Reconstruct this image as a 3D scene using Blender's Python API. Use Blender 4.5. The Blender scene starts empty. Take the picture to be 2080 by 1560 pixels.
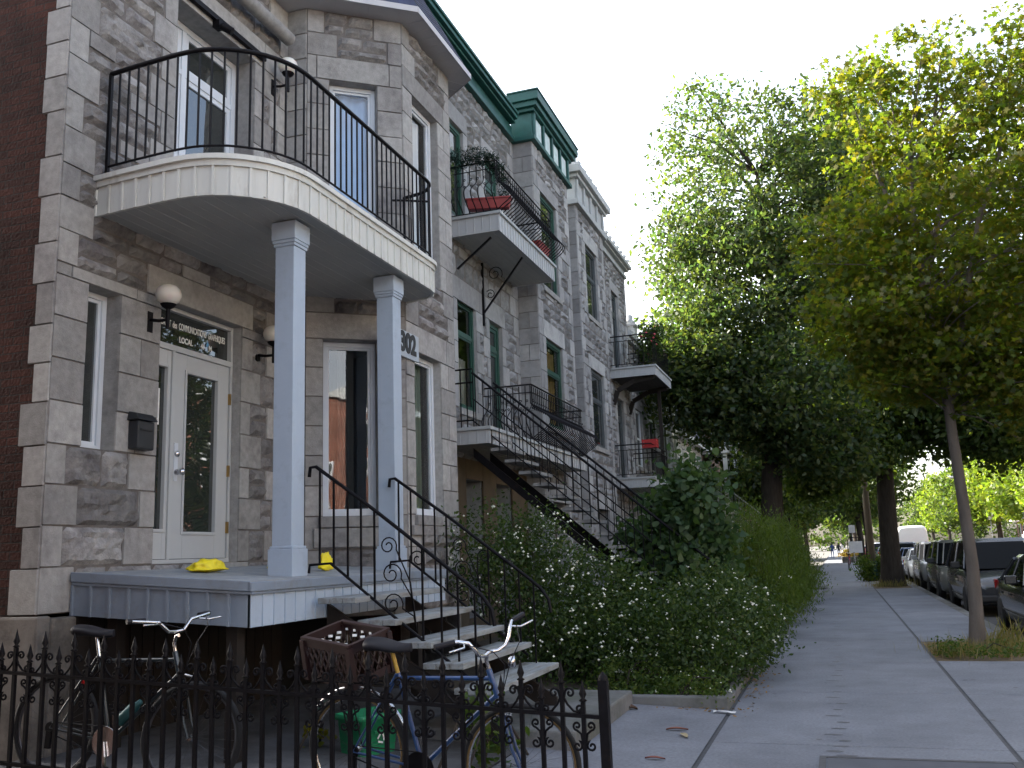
import bpy, math, random
import numpy as np
from mathutils import Vector, Matrix, noise
random.seed(11)
rng = np.random.default_rng(11)
rad = math.radians
scene = bpy.context.scene
col = scene.collection
ORG = {}
Z = Vector((0, 0, 1))
def V(*a): return Vector(a)

# ------------------------------------------------------------------ objects
def props(o, label=None, cat=None, group=None, kind=None):
    if label: o['label'] = label
    if cat: o['category'] = cat
    if group: o['group'] = group
    if kind: o['kind'] = kind
    return o
def thing(name, label, cat, loc=(0, 0, 0), group=None, local=False, rz=0):
    o = bpy.data.objects.new(name, None); o.empty_display_size = .2
    col.objects.link(o); o.location = loc; o.rotation_euler.z = rz
    props(o, label, cat, group)
    ORG[o.name] = Vector((0, 0, 0)) if local else Vector(loc)
    return o
def dup(root, loc, rz=None, label=None):
    def cp(o, par):
        c = o.copy(); col.objects.link(c)
        if par is not None: c.parent = par
        for ch in o.children: cp(ch, c)
        return c
    r = cp(root, None); r.location = loc
    if rz is not None: r.rotation_euler.z = rz
    if label: r['label'] = label
    return r

class MB:
    def __init__(s): s.v = []; s.f = []; s.m = []; s.s = []
    def add(s, vs, fs, mi=0, smooth=False):
        b = len(s.v); s.v.extend([tuple(p) for p in vs])
        for f in fs: s.f.append([i + b for i in f]); s.m.append(mi); s.s.append(smooth)
        return s
    def hexa(s, c, mi=0):   # c: 8 corners, 0-3 bottom ring, 4-7 top ring
        return s.add(c, [(3, 2, 1, 0), (4, 5, 6, 7), (0, 1, 5, 4), (1, 2, 6, 5), (2, 3, 7, 6), (3, 0, 4, 7)], mi)
    def box(s, x0, x1, y0, y1, z0, z1, mi=0):
        return s.hexa([(x0, y0, z0), (x1, y0, z0), (x1, y1, z0), (x0, y1, z0), (x0, y0, z1), (x1, y0, z1), (x1, y1, z1), (x0, y1, z1)], mi)
    def wbox(s, W, u0, u1, z0, z1, n0, n1, mi=0):
        return s.hexa([W(u0, z0, n1), W(u1, z0, n1), W(u1, z0, n0), W(u0, z0, n0), W(u0, z1, n1), W(u1, z1, n1), W(u1, z1, n0), W(u0, z1, n0)], mi)
    def bar(s, p, q, w, h, mi=0, up=Z):
        p, q = Vector(p), Vector(q); d = (q - p).normalized()
        if abs(d.dot(up)) > .98: up = Vector((1, 0, 0))
        a = d.cross(up).normalized() * w / 2; b = a.cross(d).normalized() * h / 2
        return s.hexa([p - a - b, p + a - b, q + a - b, q - a - b, p - a + b, p + a + b, q + a + b, q - a + b], mi)
    def tube(s, path, r, n=8, mi=0, cap=True, closed=False):
        pts = [Vector(p) for p in path]; k = len(pts)
        rs = r if isinstance(r, (list, tuple)) else [r] * k
        vs = []; nrm = None
        for i, p in enumerate(pts):
            if closed: t = pts[(i + 1) % k] - pts[i - 1]
            else: t = pts[min(i + 1, k - 1)] - pts[max(i - 1, 0)]
            if t.length < 1e-9: t = Vector((0, 0, 1))
            t.normalize()
            if nrm is None:
                nrm = t.cross(Vector((0, 0, 1)) if abs(t.z) < .9 else Vector((1, 0, 0)))
            nrm = (nrm - t * nrm.dot(t))
            if nrm.length < 1e-6: nrm = t.cross(Vector((1, 0, 0)))
            nrm.normalize(); b = t.cross(nrm)
            for j in range(n):
                a = 2 * math.pi * j / n
                vs.append(p + nrm * math.cos(a) * rs[i] + b * math.sin(a) * rs[i])
        fs = []
        for i in range(k if closed else k - 1):
            i2 = (i + 1) % k
            for j in range(n):
                j2 = (j + 1) % n
                fs.append((i * n + j, i * n + j2, i2 * n + j2, i2 * n + j))
        s.add(vs, fs, mi, n > 4)
        if cap and not closed:
            s.add(vs[:n], [tuple(range(n))[::-1]], mi); s.add(vs[-n:], [tuple(range(n))], mi)
        return s
    def lathe(s, prof, c, n=16, mi=0, axis=Z, smooth=True):
        axis = Vector(axis).normalized(); a = axis.orthogonal().normalized(); b = axis.cross(a); c = Vector(c)
        vs = [c + axis * z + (a * math.cos(2 * math.pi * j / n) + b * math.sin(2 * math.pi * j / n)) * r for r, z in prof for j in range(n)]
        fs = [(i * n + j, i * n + (j + 1) % n, (i + 1) * n + (j + 1) % n, (i + 1) * n + j) for i in range(len(prof) - 1) for j in range(n)]
        s.add(vs, fs, mi, smooth)
        if prof[0][0] > 1e-5: s.add(vs[:n], [tuple(range(n))[::-1]], mi)
        if prof[-1][0] > 1e-5: s.add(vs[-n:], [tuple(range(n))], mi)
        return s
    def prism(s, poly, z0, z1, mi=0):   # poly: xy list ccw
        n = len(poly)
        vs = [(x, y, z0) for x, y in poly] + [(x, y, z1) for x, y in poly]
        fs = [tuple(range(n))[::-1], tuple(range(n, 2 * n))] + [(i, (i + 1) % n, (i + 1) % n + n, i + n) for i in range(n)]
        return s.add(vs, fs, mi)
    def grid(s, pts, mi=0, smooth=True):   # 2D list of points
        a, b = len(pts), len(pts[0])
        return s.add([p for r in pts for p in r], [(i * b + j, i * b + j + 1, (i + 1) * b + j + 1, (i + 1) * b + j) for i in range(a - 1) for j in range(b - 1)], mi, smooth)
    def sphere(s, c, rx, ry=None, rz=None, n=16, m=10, mi=0):
        ry = ry or rx; rz = rz or rx
        pts = [[(c[0] + rx * math.sin(math.pi * i / m) * math.cos(2 * math.pi * j / n), c[1] + ry * math.sin(math.pi * i / m) * math.sin(2 * math.pi * j / n), c[2] + rz * math.cos(math.pi * i / m)) for j in range(n + 1)] for i in range(m + 1)]
        return s.grid(pts, mi)
    def build(s, name, mats, parent=None, bevel=0, at=None, solid=0):
        if not isinstance(mats, (list, tuple)): mats = [mats]
        o_ = Vector((0, 0, 0))
        if parent is not None:
            r = parent
            while r.parent is not None: r = r.parent
            o_ = ORG.get(r.name, o_)
        elif at is not None: o_ = Vector(at)
        me = bpy.data.meshes.new(name)
        me.from_pydata([(p[0] - o_.x, p[1] - o_.y, p[2] - o_.z) for p in s.v], [], s.f)
        for m_ in mats: me.materials.append(m_)
        me.polygons.foreach_set('material_index', s.m)
        me.polygons.foreach_set('use_smooth', s.s)
        me.update()
        o = bpy.data.objects.new(name, me); col.objects.link(o)
        if parent is not None: o.parent = parent
        elif at is not None: o.location = o_
        if bevel:
            b = o.modifiers.new('bevel', 'BEVEL'); b.width = bevel; b.segments = 2; b.limit_method = 'ANGLE'; b.angle_limit = rad(40)
        if solid:
            b = o.modifiers.new('solid', 'SOLIDIFY'); b.thickness = solid; b.offset = 0
        return o
def single(mb, name, mats, label, cat, at, group=None, kind=None, bevel=0):
    o = mb.build(name, mats, None, bevel, at=at)
    return props(o, label, cat, group, kind)

# ------------------------------------------------------------------ materials
def M(name, c, rough=.7, metal=0, nv=.15, ns=5, iv=0, bump=0, bs=60, c2=None, t2=.55, s2=2.5, ic2=None, spec=.4, coat=0, stretch=None, trans=0, w2=.12):
    m = bpy.data.materials.new(name); m.use_nodes = True; nt = m.node_tree; N = nt.nodes; L = nt.links
    b = N['Principled BSDF']; b.inputs['Roughness'].default_value = rough; b.inputs['Metallic'].default_value = metal
    b.inputs['Specular IOR Level'].default_value = spec; b.inputs['Coat Weight'].default_value = coat; b.inputs['Coat Roughness'].default_value = .04
    b.inputs['Base Color'].default_value = (*c, 1)
    tc = N.new('ShaderNodeTexCoord'); src = tc.outputs['Object']
    if stretch:
        mp = N.new('ShaderNodeMapping'); mp.inputs['Scale'].default_value = stretch; L.new(src, mp.inputs[0]); src = mp.outputs[0]
    def mixc(fac, a, bb):
        x = N.new('ShaderNodeMix'); x.data_type = 'RGBA'
        if hasattr(fac, 'name'): L.new(fac, x.inputs[0])
        else: x.inputs[0].default_value = fac
        for k, q in ((6, a), (7, bb)):
            if isinstance(q, tuple): x.inputs[k].default_value = (*q, 1)
            else: L.new(q, x.inputs[k])
        return x.outputs[2]
    def ns_(scale, detail=5, rg=.6):
        n = N.new('ShaderNodeTexNoise'); n.inputs['Scale'].default_value = scale; n.inputs['Detail'].default_value = detail; n.inputs['Roughness'].default_value = rg
        L.new(src, n.inputs['Vector']); return n.outputs[0]
    def mr(x, a, bb, cc, d):
        n = N.new('ShaderNodeMapRange'); L.new(x, n.inputs[0])
        for i, q in enumerate((a, bb, cc, d)): n.inputs[i + 1].default_value = q
        return n.outputs[0]
    cur = tuple(c)
    geo = None
    if iv or ic2:
        geo = N.new('ShaderNodeNewGeometry')
    if ic2:
        cur = mixc(mr(geo.outputs['Random Per Island'], 0, 1, 0, 1), cur, ic2)
    if c2: cur = mixc(mr(ns_(s2, 8, .7), t2 - w2, t2 + w2, 0, 1), cur, c2)
    if nv or iv:
        f = mr(ns_(ns), .25, .75, 1 - nv, 1 + nv) if nv else None
        if iv:
            wn = N.new('ShaderNodeTexWhiteNoise'); wn.noise_dimensions = '1D'; L.new(geo.outputs['Random Per Island'], wn.inputs['W'])
            g = mr(wn.outputs['Value'], 0, 1, 1 - iv, 1 + iv)
            if f is None: f = g
            else:
                mm = N.new('ShaderNodeMath'); mm.operation = 'MULTIPLY'; L.new(f, mm.inputs[0]); L.new(g, mm.inputs[1]); f = mm.outputs[0]
        vm = N.new('ShaderNodeVectorMath'); vm.operation = 'SCALE'
        if isinstance(cur, tuple): vm.inputs[0].default_value = cur
        else: L.new(cur, vm.inputs[0])
        L.new(f, vm.inputs['Scale']); cur = vm.outputs[0]
    if not isinstance(cur, tuple): L.new(cur, b.inputs['Base Color'])
    if bump:
        bp = N.new('ShaderNodeBump'); bp.inputs['Strength'].default_value = bump; bp.inputs['Distance'].default_value = .02
        L.new(ns_(bs, 6, .65), bp.inputs['Height']); L.new(bp.outputs[0], b.inputs['Normal'])
    return m
def leafmat(name, a, bb, cc, trans=.45):
    m = bpy.data.materials.new(name); m.use_nodes = True; nt = m.node_tree; N = nt.nodes; L = nt.links
    N.remove(N['Principled BSDF'])
    g = N.new('ShaderNodeNewGeometry'); r = N.new('ShaderNodeValToRGB')
    e = r.color_ramp.elements; e[0].color = (*a, 1); e[1].color = (*cc, 1); e[1].position = 1; x = e.new(.5); x.color = (*bb, 1)
    L.new(g.outputs['Random Per Island'], r.inputs[0])
    d = N.new('ShaderNodeBsdfDiffuse'); t = N.new('ShaderNodeBsdfTranslucent'); gl = N.new('ShaderNodeBsdfGlossy'); gl.inputs['Roughness'].default_value = .4
    L.new(r.outputs[0], d.inputs[0])
    hs = N.new('ShaderNodeVectorMath'); hs.operation = 'MULTIPLY'; hs.inputs[1].default_value = (1.6, 1.7, .6); L.new(r.outputs[0], hs.inputs[0]); L.new(hs.outputs[0], t.inputs[0])
    m1 = N.new('ShaderNodeMixShader'); m1.inputs[0].default_value = trans; L.new(d.outputs[0], m1.inputs[1]); L.new(t.outputs[0], m1.inputs[2])
    m2 = N.new('ShaderNodeMixShader'); m2.inputs[0].default_value = .018; L.new(m1.outputs[0], m2.inputs[1]); L.new(gl.outputs[0], m2.inputs[2])
    L.new(m2.outputs[0], N['Material Output'].inputs[0])
    return m
def glassmat(name, c, ior=1.9, rough=.015, clear=0., wav=.0):
    m = bpy.data.materials.new(name); m.use_nodes = True; nt = m.node_tree; N = nt.nodes; L = nt.links
    N.remove(N['Principled BSDF'])
    fr = N.new('ShaderNodeFresnel'); fr.inputs[0].default_value = ior
    gl = N.new('ShaderNodeBsdfGlossy'); gl.inputs['Roughness'].default_value = rough
    if clear:
        d = N.new('ShaderNodeBsdfTransparent'); d.inputs[0].default_value = (*c, 1)
    else:
        d = N.new('ShaderNodeBsdfDiffuse'); d.inputs[0].default_value = (*c, 1)
    if wav:
        tc = N.new('ShaderNodeTexCoord'); n = N.new('ShaderNodeTexNoise'); n.inputs['Scale'].default_value = 1.6; n.inputs['Detail'].default_value = 1
        L.new(tc.outputs['Object'], n.inputs['Vector']); bp = N.new('ShaderNodeBump'); bp.inputs['Strength'].default_value = wav; bp.inputs['Distance'].default_value = .05
        L.new(n.outputs[0], bp.inputs['Height']); L.new(bp.outputs[0], gl.inputs['Normal'])
    mx = N.new('ShaderNodeMixShader'); L.new(fr.outputs[0], mx.inputs[0]); L.new(d.outputs[0], mx.inputs[1]); L.new(gl.outputs[0], mx.inputs[2])
    L.new(mx.outputs[0], N['Material Output'].inputs[0])
    return m
def brickmat(name, a, b_, mortar, sc=1, plane='xz'):
    m = bpy.data.materials.new(name); m.use_nodes = True; nt = m.node_tree; N = nt.nodes; L = nt.links
    b = N['Principled BSDF']; b.inputs['Roughness'].default_value = .9; b.inputs['Specular IOR Level'].default_value = .15
    tc = N.new('ShaderNodeTexCoord'); sp = N.new('ShaderNodeSeparateXYZ'); L.new(tc.outputs['Object'], sp.inputs[0])
    cb = N.new('ShaderNodeCombineXYZ'); L.new(sp.outputs['X' if plane == 'xz' else 'Y'], cb.inputs[0]); L.new(sp.outputs['Z'], cb.inputs[1])
    no = N.new('ShaderNodeTexNoise'); no.inputs['Scale'].default_value = 3; L.new(tc.outputs['Object'], no.inputs[0])
    wv = N.new('ShaderNodeVectorMath'); wv.operation = 'MULTIPLY_ADD'; wv.inputs[1].default_value = (.012, .012, 0); L.new(no.outputs['Color'], wv.inputs[0]); L.new(cb.outputs[0], wv.inputs[2])
    br = N.new('ShaderNodeTexBrick'); L.new(wv.outputs[0], br.inputs['Vector'])
    br.inputs['Scale'].default_value = 1; br.inputs['Brick Width'].default_value = .215 * sc; br.inputs['Row Height'].default_value = .072 * sc
    br.inputs['Mortar Size'].default_value = .006 * sc; br.inputs['Mortar Smooth'].default_value = .3; br.inputs['Bias'].default_value = -.1
    br.inputs['Color1'].default_value = (*a, 1); br.inputs['Color2'].default_value = (*b_, 1); br.inputs['Mortar'].default_value = (*mortar, 1)
    n2 = N.new('ShaderNodeTexNoise'); n2.inputs['Scale'].default_value = 1.3; n2.inputs['Detail'].default_value = 8; n2.inputs['Roughness'].default_value = .7; L.new(tc.outputs['Object'], n2.inputs[0])
    mr = N.new('ShaderNodeMapRange'); mr.inputs[1].default_value = .3; mr.inputs[2].default_value = .7; mr.inputs[3].default_value = .45; mr.inputs[4].default_value = 1.35; L.new(n2.outputs[0], mr.inputs[0])
    vm = N.new('ShaderNodeVectorMath'); vm.operation = 'SCALE'; L.new(br.outputs['Color'], vm.inputs[0]); L.new(mr.outputs[0], vm.inputs['Scale']); L.new(vm.outputs[0], b.inputs['Base Color'])
    bp = N.new('ShaderNodeBump'); bp.inputs['Strength'].default_value = .8; bp.inputs['Distance'].default_value = .012; bp.invert = True
    ad = N.new('ShaderNodeMath'); ad.operation = 'ADD'; L.new(br.outputs['Fac'], ad.inputs[0])
    n3 = N.new('ShaderNodeTexNoise'); n3.inputs['Scale'].default_value = 40; L.new(tc.outputs['Object'], n3.inputs[0]); L.new(n3.outputs[0], ad.inputs[1])
    L.new(ad.outputs[0], bp.inputs['Height']); L.new(bp.outputs[0], b.inputs['Normal'])
    return m

m_stone = M('dressed_stone', (.30, .298, .288), .85, nv=.2, ns=14, iv=.17, bump=.35, bs=70, ic2=(.235, .23, .225), c2=(.14, .13, .135), t2=.63, s2=1.7, spec=.2)
m_rock = M('rock_faced_stone', (.255, .25, .245), .9, nv=.3, ns=9, iv=.32, bump=.8, bs=35, ic2=(.175, .17, .168), c2=(.09, .083, .088), t2=.58, s2=3, spec=.15)
m_mortar = M('mortar', (.13, .12, .115), .95, nv=.25, ns=12, spec=.1)
m_stone2 = M('grey_dressed_stone', (.29, .295, .295), .85, nv=.15, ns=9, iv=.2, bump=.2, bs=60, ic2=(.22, .22, .225), c2=(.15, .15, .155), t2=.62, s2=1.3, spec=.2)
m_rock2 = M('grey_rock_stone', (.24, .245, .25), .9, nv=.3, ns=7, iv=.28, bump=.5, bs=35, ic2=(.17, .175, .18), c2=(.11, .11, .115), t2=.57, s2=2.2, spec=.15)
m_conc = M('concrete', (.165, .165, .165), .9, nv=.18, ns=6, bump=.15, bs=120, c2=(.085, .09, .075), t2=.54, s2=1.6, spec=.2)
m_found = M('foundation_render', (.17, .155, .14), .95, nv=.25, ns=5, bump=.4, bs=30, c2=(.05, .048, .045), t2=.57, s2=1.6, spec=.15)
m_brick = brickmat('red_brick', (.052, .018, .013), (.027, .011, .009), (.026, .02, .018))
m_brick_y = brickmat('red_brick_front', (.17, .07, .05), (.13, .05, .036), (.3, .26, .22), plane='yz')
m_tan_y = brickmat('tan_brick_front', (.42, .3, .18), (.36, .25, .15), (.35, .31, .26), plane='yz')
m_blue = M('pale_blue_paint', (.36, .43, .52), .5, nv=.06, ns=4, c2=(.27, .32, .38), t2=.64, s2=4, spec=.4, bump=.03, bs=30, iv=.05)
m_blueshade = M('blue_grey_shade_paint', (.185, .225, .28), .55, nv=.1, ns=4, c2=(.16, .17, .18), t2=.62, s2=5, bump=.05, bs=30)  # trim and south skirt, darkened to carry the south side's shade
m_floor = M('worn_grey_deck_paint', (.24, .26, .28), .7, nv=.2, ns=3, c2=(.36, .37, .36), t2=.6, s2=7, bump=.1, bs=50)
m_tread = M('weathered_tread_boards', (.235, .255, .265), .75, nv=.25, ns=4, c2=(.14, .13, .11), t2=.56, s2=5, bump=.2, bs=30, stretch=(3, .5, 3), iv=.1)
m_fascia = M('cream_metal_cladding', (.54, .55, .52), .5, nv=.08, ns=2, c2=(.30, .27, .22), t2=.66, s2=2.2, stretch=(3, 3, .6), iv=.06)
m_ceil = M('grey_soffit_boards', (.34, .35, .345), .6, nv=.08, ns=2, iv=.05)
m_soffit = M('grey_eave_metal', (.40, .40, .42), .5, nv=.06, ns=3, iv=.06)
m_white = M('white_window_paint', (.52, .56, .61), .45, nv=.05, ns=5, spec=.4)
m_greyframe = M('grey_door_paint', (.40, .415, .42), .5, nv=.04, ns=4)
m_iron = M('black_wrought_iron', (.006, .0055, .007), .5, metal=0, nv=.4, ns=20, spec=.12, c2=(.022, .012, .008), t2=.7, s2=12)
m_slate = M('blue_black_shingles', (.030, .038, .075), .75, nv=.3, ns=5, iv=.35, bump=.3, bs=50, spec=.3)
m_dark = M('dark_void', (.012, .012, .013), .9, nv=.1)
m_lampglass = M('frosted_globe_glass', (.62, .60, .55), .25, nv=.05, ns=3, spec=.5)
m_lampglass.node_tree.nodes['Principled BSDF'].inputs['Subsurface Weight'].default_value = .3
m_green = M('green_painted_metal', (.010, .062, .056), .5, nv=.25, ns=3, c2=(.016, .095, .085), t2=.6, s2=2, iv=.1)
m_greenw = M('green_window_paint', (.010, .05, .034), .45, nv=.2, ns=5)
m_glass = glassmat('dark_window_glass', (.024, .028, .027), 2.3, wav=.12)
m_glassc = glassmat('clear_window_glass', (.88, .92, .94), 2.0, clear=1, wav=.1)
m_curtb = M('pale_curtain_sky_tint', (.45, .63, .92), .8, nv=.1, ns=3)  # pale curtain, its blue raised to stand in for reflected sky
m_curtg = M('pale_green_curtain', (.30, .38, .36), .8, nv=.12, ns=3)
m_curtw = M('white_curtain', (.7, .7, .68), .8, nv=.1, ns=3)
m_text = M('white_lettering', (.72, .72, .68), .6, nv=.08)
m_black = M('black_lettering', (.012, .012, .014), .5, nv=.1)
m_signgrey = M('grey_sign_panel', (.33, .38, .43), .5, nv=.06)
m_steel = M('chrome', (.62, .62, .63), .2, metal=1, nv=.1)
m_brass = M('brass', (.4, .26, .1), .35, metal=1, nv=.1)
m_yellow = M('yellow_plastic', (.75, .62, .015), .4, nv=.15, ns=9)
m_terra = M('red_planter_plastic', (.22, .03, .03), .5, nv=.12)
m_grime = M('cornice_grey_paint', (.34, .36, .37), .6, nv=.15, ns=4, iv=.06)
m_whitew = M('pale_render', (.55, .55, .54), .85, nv=.1, ns=2, bump=.1)
# ------------------------------------------------------------------ stone walls
def wallframe(P, u):
    P = Vector((P[0], P[1], 0)); u = Vector((u[0], u[1], 0)).normalized(); n = Vector((u.y, -u.x, 0))
    def W(uu, zz, nn=0): return P + u * uu + n * nn + Vector((0, 0, zz))
    return W
def smooth_block(mb, W, a, b, z0, z1, mi=0, h=.010):
    g = .0032; a += g; b -= g; z0 += g; z1 -= g
    if b - a < .03 or z1 - z0 < .03: return
    h += random.uniform(-.003, .004); i = .0045
    mb.add([W(a, z0, -.012), W(b, z0, -.012), W(b, z1, -.012), W(a, z1, -.012), W(a + i, z0 + i, h), W(b - i, z0 + i, h), W(b - i, z1 - i, h), W(a + i, z1 - i, h)],
           [(4, 5, 6, 7), (0, 1, 5, 4), (1, 2, 6, 5), (2, 3, 7, 6), (3, 0, 4, 7)], mi)
def rough_block(mb, W, a, b, z0, z1, cell, amp, mi=1):
    g = .005; a += g; b -= g; z0 += g; z1 -= g
    if b - a < .04 or z1 - z0 < .04: return
    nu = max(3, int((b - a) / cell)); nz = max(3, int((z1 - z0) / cell)); off = V(random.uniform(0, 90), random.uniform(0, 90), 0)
    base = random.uniform(.004, .014); rows = []
    for j in range(nz + 1):
        r = []
        for i in range(nu + 1):
            edge = i in (0, nu) or j in (0, nz)
            uu = a + (b - a) * i / nu; zz = z0 + (z1 - z0) * j / nz
            if edge: r.append(W(uu, zz, -.012))
            else:
                q = V(uu * 4.2, zz * 9, 0) + off
                h = noise.noise(q * 1.4) + .6 * noise.noise(q * 3.6)
                r.append(W(uu + random.uniform(-.2, .2) * cell, zz + random.uniform(-.2, .2) * cell, base + amp * max(0, .55 + .8 * h)))
        rows.append(r)
    mb.grid(rows, mi, False)
def stone_wall(mb, P, u, L, z0, z1, ops, ch=.34, cell=.045, amp=.042, ends=(1, 1), lint=.2, split=.8, allsmooth=False):
    W = wallframe(P, u)
    bk = sorted(set([z0, z1] + [round(z, 3) for o in ops for z in (o[2], o[3]) if z0 + .08 < z < z1 - .08]))
    k = [bk[0]]
    for z in bk[1:]:
        if z - k[-1] > .09 or z == z1: k.append(z)
    zs = []
    for a, b in zip(k, k[1:]):
        n = max(1, round((b - a) / ch)); zs += [(a + (b - a) * i / n, a + (b - a) * (i + 1) / n) for i in range(n)]
    flip = 0
    for za, zb in zs:
        flip ^= 1; zm = (za + zb) / 2
        act = sorted([o for o in ops if o[2] < zm < o[3]])
        ivs = []; x = 0; lt = ends[0]
        for o in act:
            if o[0] > x: ivs.append((x, o[0], lt, 1))
            x = o[1]; lt = 1
        if x < L: ivs.append((x, L, lt, ends[1]))
        lints = [(max(0, o[0] - lint), min(L, o[1] + lint)) for o in ops if abs(o[3] - za) < .1]
        for a, b, l, r in ivs:
            if a < 0: a = 0
            mb.add([W(a, za, -.006), W(b, za, -.006), W(b, zb, -.006), W(a, zb, -.006)], [(0, 1, 2, 3)], 2)
            segs = [(a, b, l, r)]
            for p, q in lints:
                ns = []
                for s in segs:
                    if q <= s[0] or p >= s[1]: ns.append(s); continue
                    if p - s[0] > .1: ns.append((s[0], p, s[2], 0))
                    else: p = s[0]
                    if s[1] - q > .1: ns.append((q, s[1], 0, s[3]))
                    else: q = s[1]
                    smooth_block(mb, W, p, q, za, zb, 0, .014)
                segs = ns
            for p, q, ll, rr in segs:
                w = q - p
                if w < .56 or allsmooth:
                    kk = max(1, round(w / (.5 if not allsmooth else .55)));
                    if kk == 1 and w > .42 and flip: kk = 2
                    cuts = [p + w * (i + (random.uniform(-.12, .12) if 0 < i < kk else 0)) / kk for i in range(kk + 1)]
                    for c, d in zip(cuts, cuts[1:]): smooth_block(mb, W, c, d, za, zb)
                    continue
                if ll:
                    d = .2 + .17 * flip + random.uniform(-.03, .03); smooth_block(mb, W, p, p + d, za, zb); p += d
                if rr:
                    d = .2 + .17 * (1 - flip) + random.uniform(-.03, .03); smooth_block(mb, W, q - d, q, za, zb); q -= d
                w = q - p
                if w < .08: continue
                subs = [(za, zb)]
                if zb - za > .24 and random.random() < split:
                    t = za + (zb - za) * random.uniform(.42, .58); subs = [(za, t), (t, zb)]
                for sa, sb in subs:
                    kk = max(1, round(w / random.uniform(.36, .6)))
                    cuts = [p + w * (i + (random.uniform(-.25, .25) if 0 < i < kk else 0)) / kk for i in range(kk + 1)]
                    for c, d in zip(cuts, cuts[1:]):
                        if random.random() < .07: smooth_block(mb, W, c, d, sa, sb)
                        else: rough_block(mb, W, c, d, sa, sb, cell, amp)
    for o in ops:   # reveals
        a, b, c, d = o[:4]; dp = -(o[4] if len(o) > 4 else .2)
        mb.add([W(a, c, -.003), W(a, c, dp), W(a, d, dp), W(a, d, -.003)], [(0, 1, 2, 3)], 0)
        mb.add([W(b, c, -.003), W(b, d, -.003), W(b, d, dp), W(b, c, dp)], [(0, 1, 2, 3)], 0)
        mb.add([W(a, d, -.003), W(a, d, dp), W(b, d, dp), W(b, d, -.003)], [(0, 1, 2, 3)], 0)
        mb.add([W(a, c, -.003), W(b, c, -.003), W(b, c, dp), W(a, c, dp)], [(0, 1, 2, 3)], 0)
    return W
def window(house, W, o, fm, rec=.12, fw=.07, vs=(), hs=(), curtain=None, cmat=None, sill=None, glass=None, clear=False, name='window', inner=.035, back=True):
    """frame with panes and optional curtain in the opening o of wall frame W"""
    a, b, c, d = o[:4]; f = MB()
    def ring(a, b, c, d, w, n0, n1):
        f.wbox(W, a, a + w, c, d, n0, n1); f.wbox(W, b - w, b, c, d, n0, n1)
        f.wbox(W, a + w, b - w, c, c + w, n0, n1); f.wbox(W, a + w, b - w, d - w, d, n0, n1)
    ring(a + .004, b - .004, c + .004, d - .004, fw, -rec - .07, -rec)
    us = [a + fw] + [q for q in vs] + [b - fw]; zs = [c + fw] + [q for q in hs] + [d - fw]
    for q in vs: f.wbox(W, q - fw * .45, q + fw * .45, c + fw, d - fw, -rec - .066, -rec - .006)
    for q in hs: f.wbox(W, a + fw, b - fw, q - fw * .45, q + fw * .45, -rec - .063, -rec - .009)
    if inner:
        for i, (p, q) in enumerate(zip(us, us[1:])):
            for r, s in zip(zs, zs[1:]):
                e = fw * .45
                ring(p + (e if i else 0), q - (e if i < len(us) - 2 else 0), r + (e if r != zs[0] else 0), s - (e if s != zs[-1] else 0), inner, -rec - .06, -rec - .022)
    fr = f.build(name, fm, house, bevel=0)
    g = MB(); gn = -rec - .042
    g.add([W(a + fw * .5, c + fw * .5, gn), W(b - fw * .5, c + fw * .5, gn), W(b - fw * .5, d - fw * .5, gn), W(a + fw * .5, d - fw * .5, gn)], [(0, 1, 2, 3)])
    g.build('pane', glass or (m_glassc if clear else m_glass), fr)
    if clear:
        r = MB(); q0, q1 = -rec - .08, -rec - 1.2
        r.add([W(a, c, q0), W(b, c, q0), W(b, d, q0), W(a, d, q0), W(a, c, q1), W(b, c, q1), W(b, d, q1), W(a, d, q1)], [(4, 5, 6, 7), (0, 4, 7, 3), (1, 2, 6, 5), (3, 7, 6, 2), (0, 1, 5, 4)])
        r.build('dark_interior', m_dark, fr)
    if curtain:
        cu = MB()
        for (p, q, r, s) in curtain:
            n = max(8, int((q - p) / .03)); dn = -rec - .16
            cu.grid([[W(p + (q - p) * i / n, zz, dn + .025 * math.sin(i * 1.25 + math.sin(i * .37) * 2)) for i in range(n + 1)] for zz in (r, s)])
        cu.build('curtain', cmat, fr)
    if sill:
        s = MB(); s.wbox(W, a - sill, b + sill, c - .13, c - .006, -.1, .06); s.build('sill', m_stone, fr, bevel=.01)
    return fr

# ------------------------------------------------------------------ ground
def yard_z(x): return 0 if x > -1.25 else .046 * (-1.25 - x)
g = MB(); g.add([(-400, -60, -.16), (400, -60, -.16), (400, 900, -.16), (-400, 900, -.16)], [(0, 1, 2, 3)])
props(g.build('ground', M('ground_dirt', (.09, .085, .075), .95, nv=.2)), kind='structure')
m_asph = M('asphalt', (.055, .055, .058), .9, nv=.2, ns=8, bump=.3, bs=150, c2=(.035, .035, .037), t2=.58, s2=.6, spec=.25)
g = MB(); g.add([(2.75, -40, -.14), (13.2, -40, -.14), (13.2, 600, -.14), (2.75, 600, -.14)], [(0, 1, 2, 3)])
props(g.build('road', m_asph), kind='structure')
def pavemat(name, c, xs, ys):
    m = M(name, c, .85, nv=.22, ns=38, bump=.35, bs=140, c2=(c[0] * .62, c[1] * .62, c[2] * .63), t2=.56, s2=.9, spec=.25, w2=.2)
    return m
m_pave = pavemat('sidewalk_concrete', (.19, .2, .225), 0, 0)
m_joint = M('joint_filler', (.075, .075, .08), .95, nv=.25, ns=20)
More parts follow.
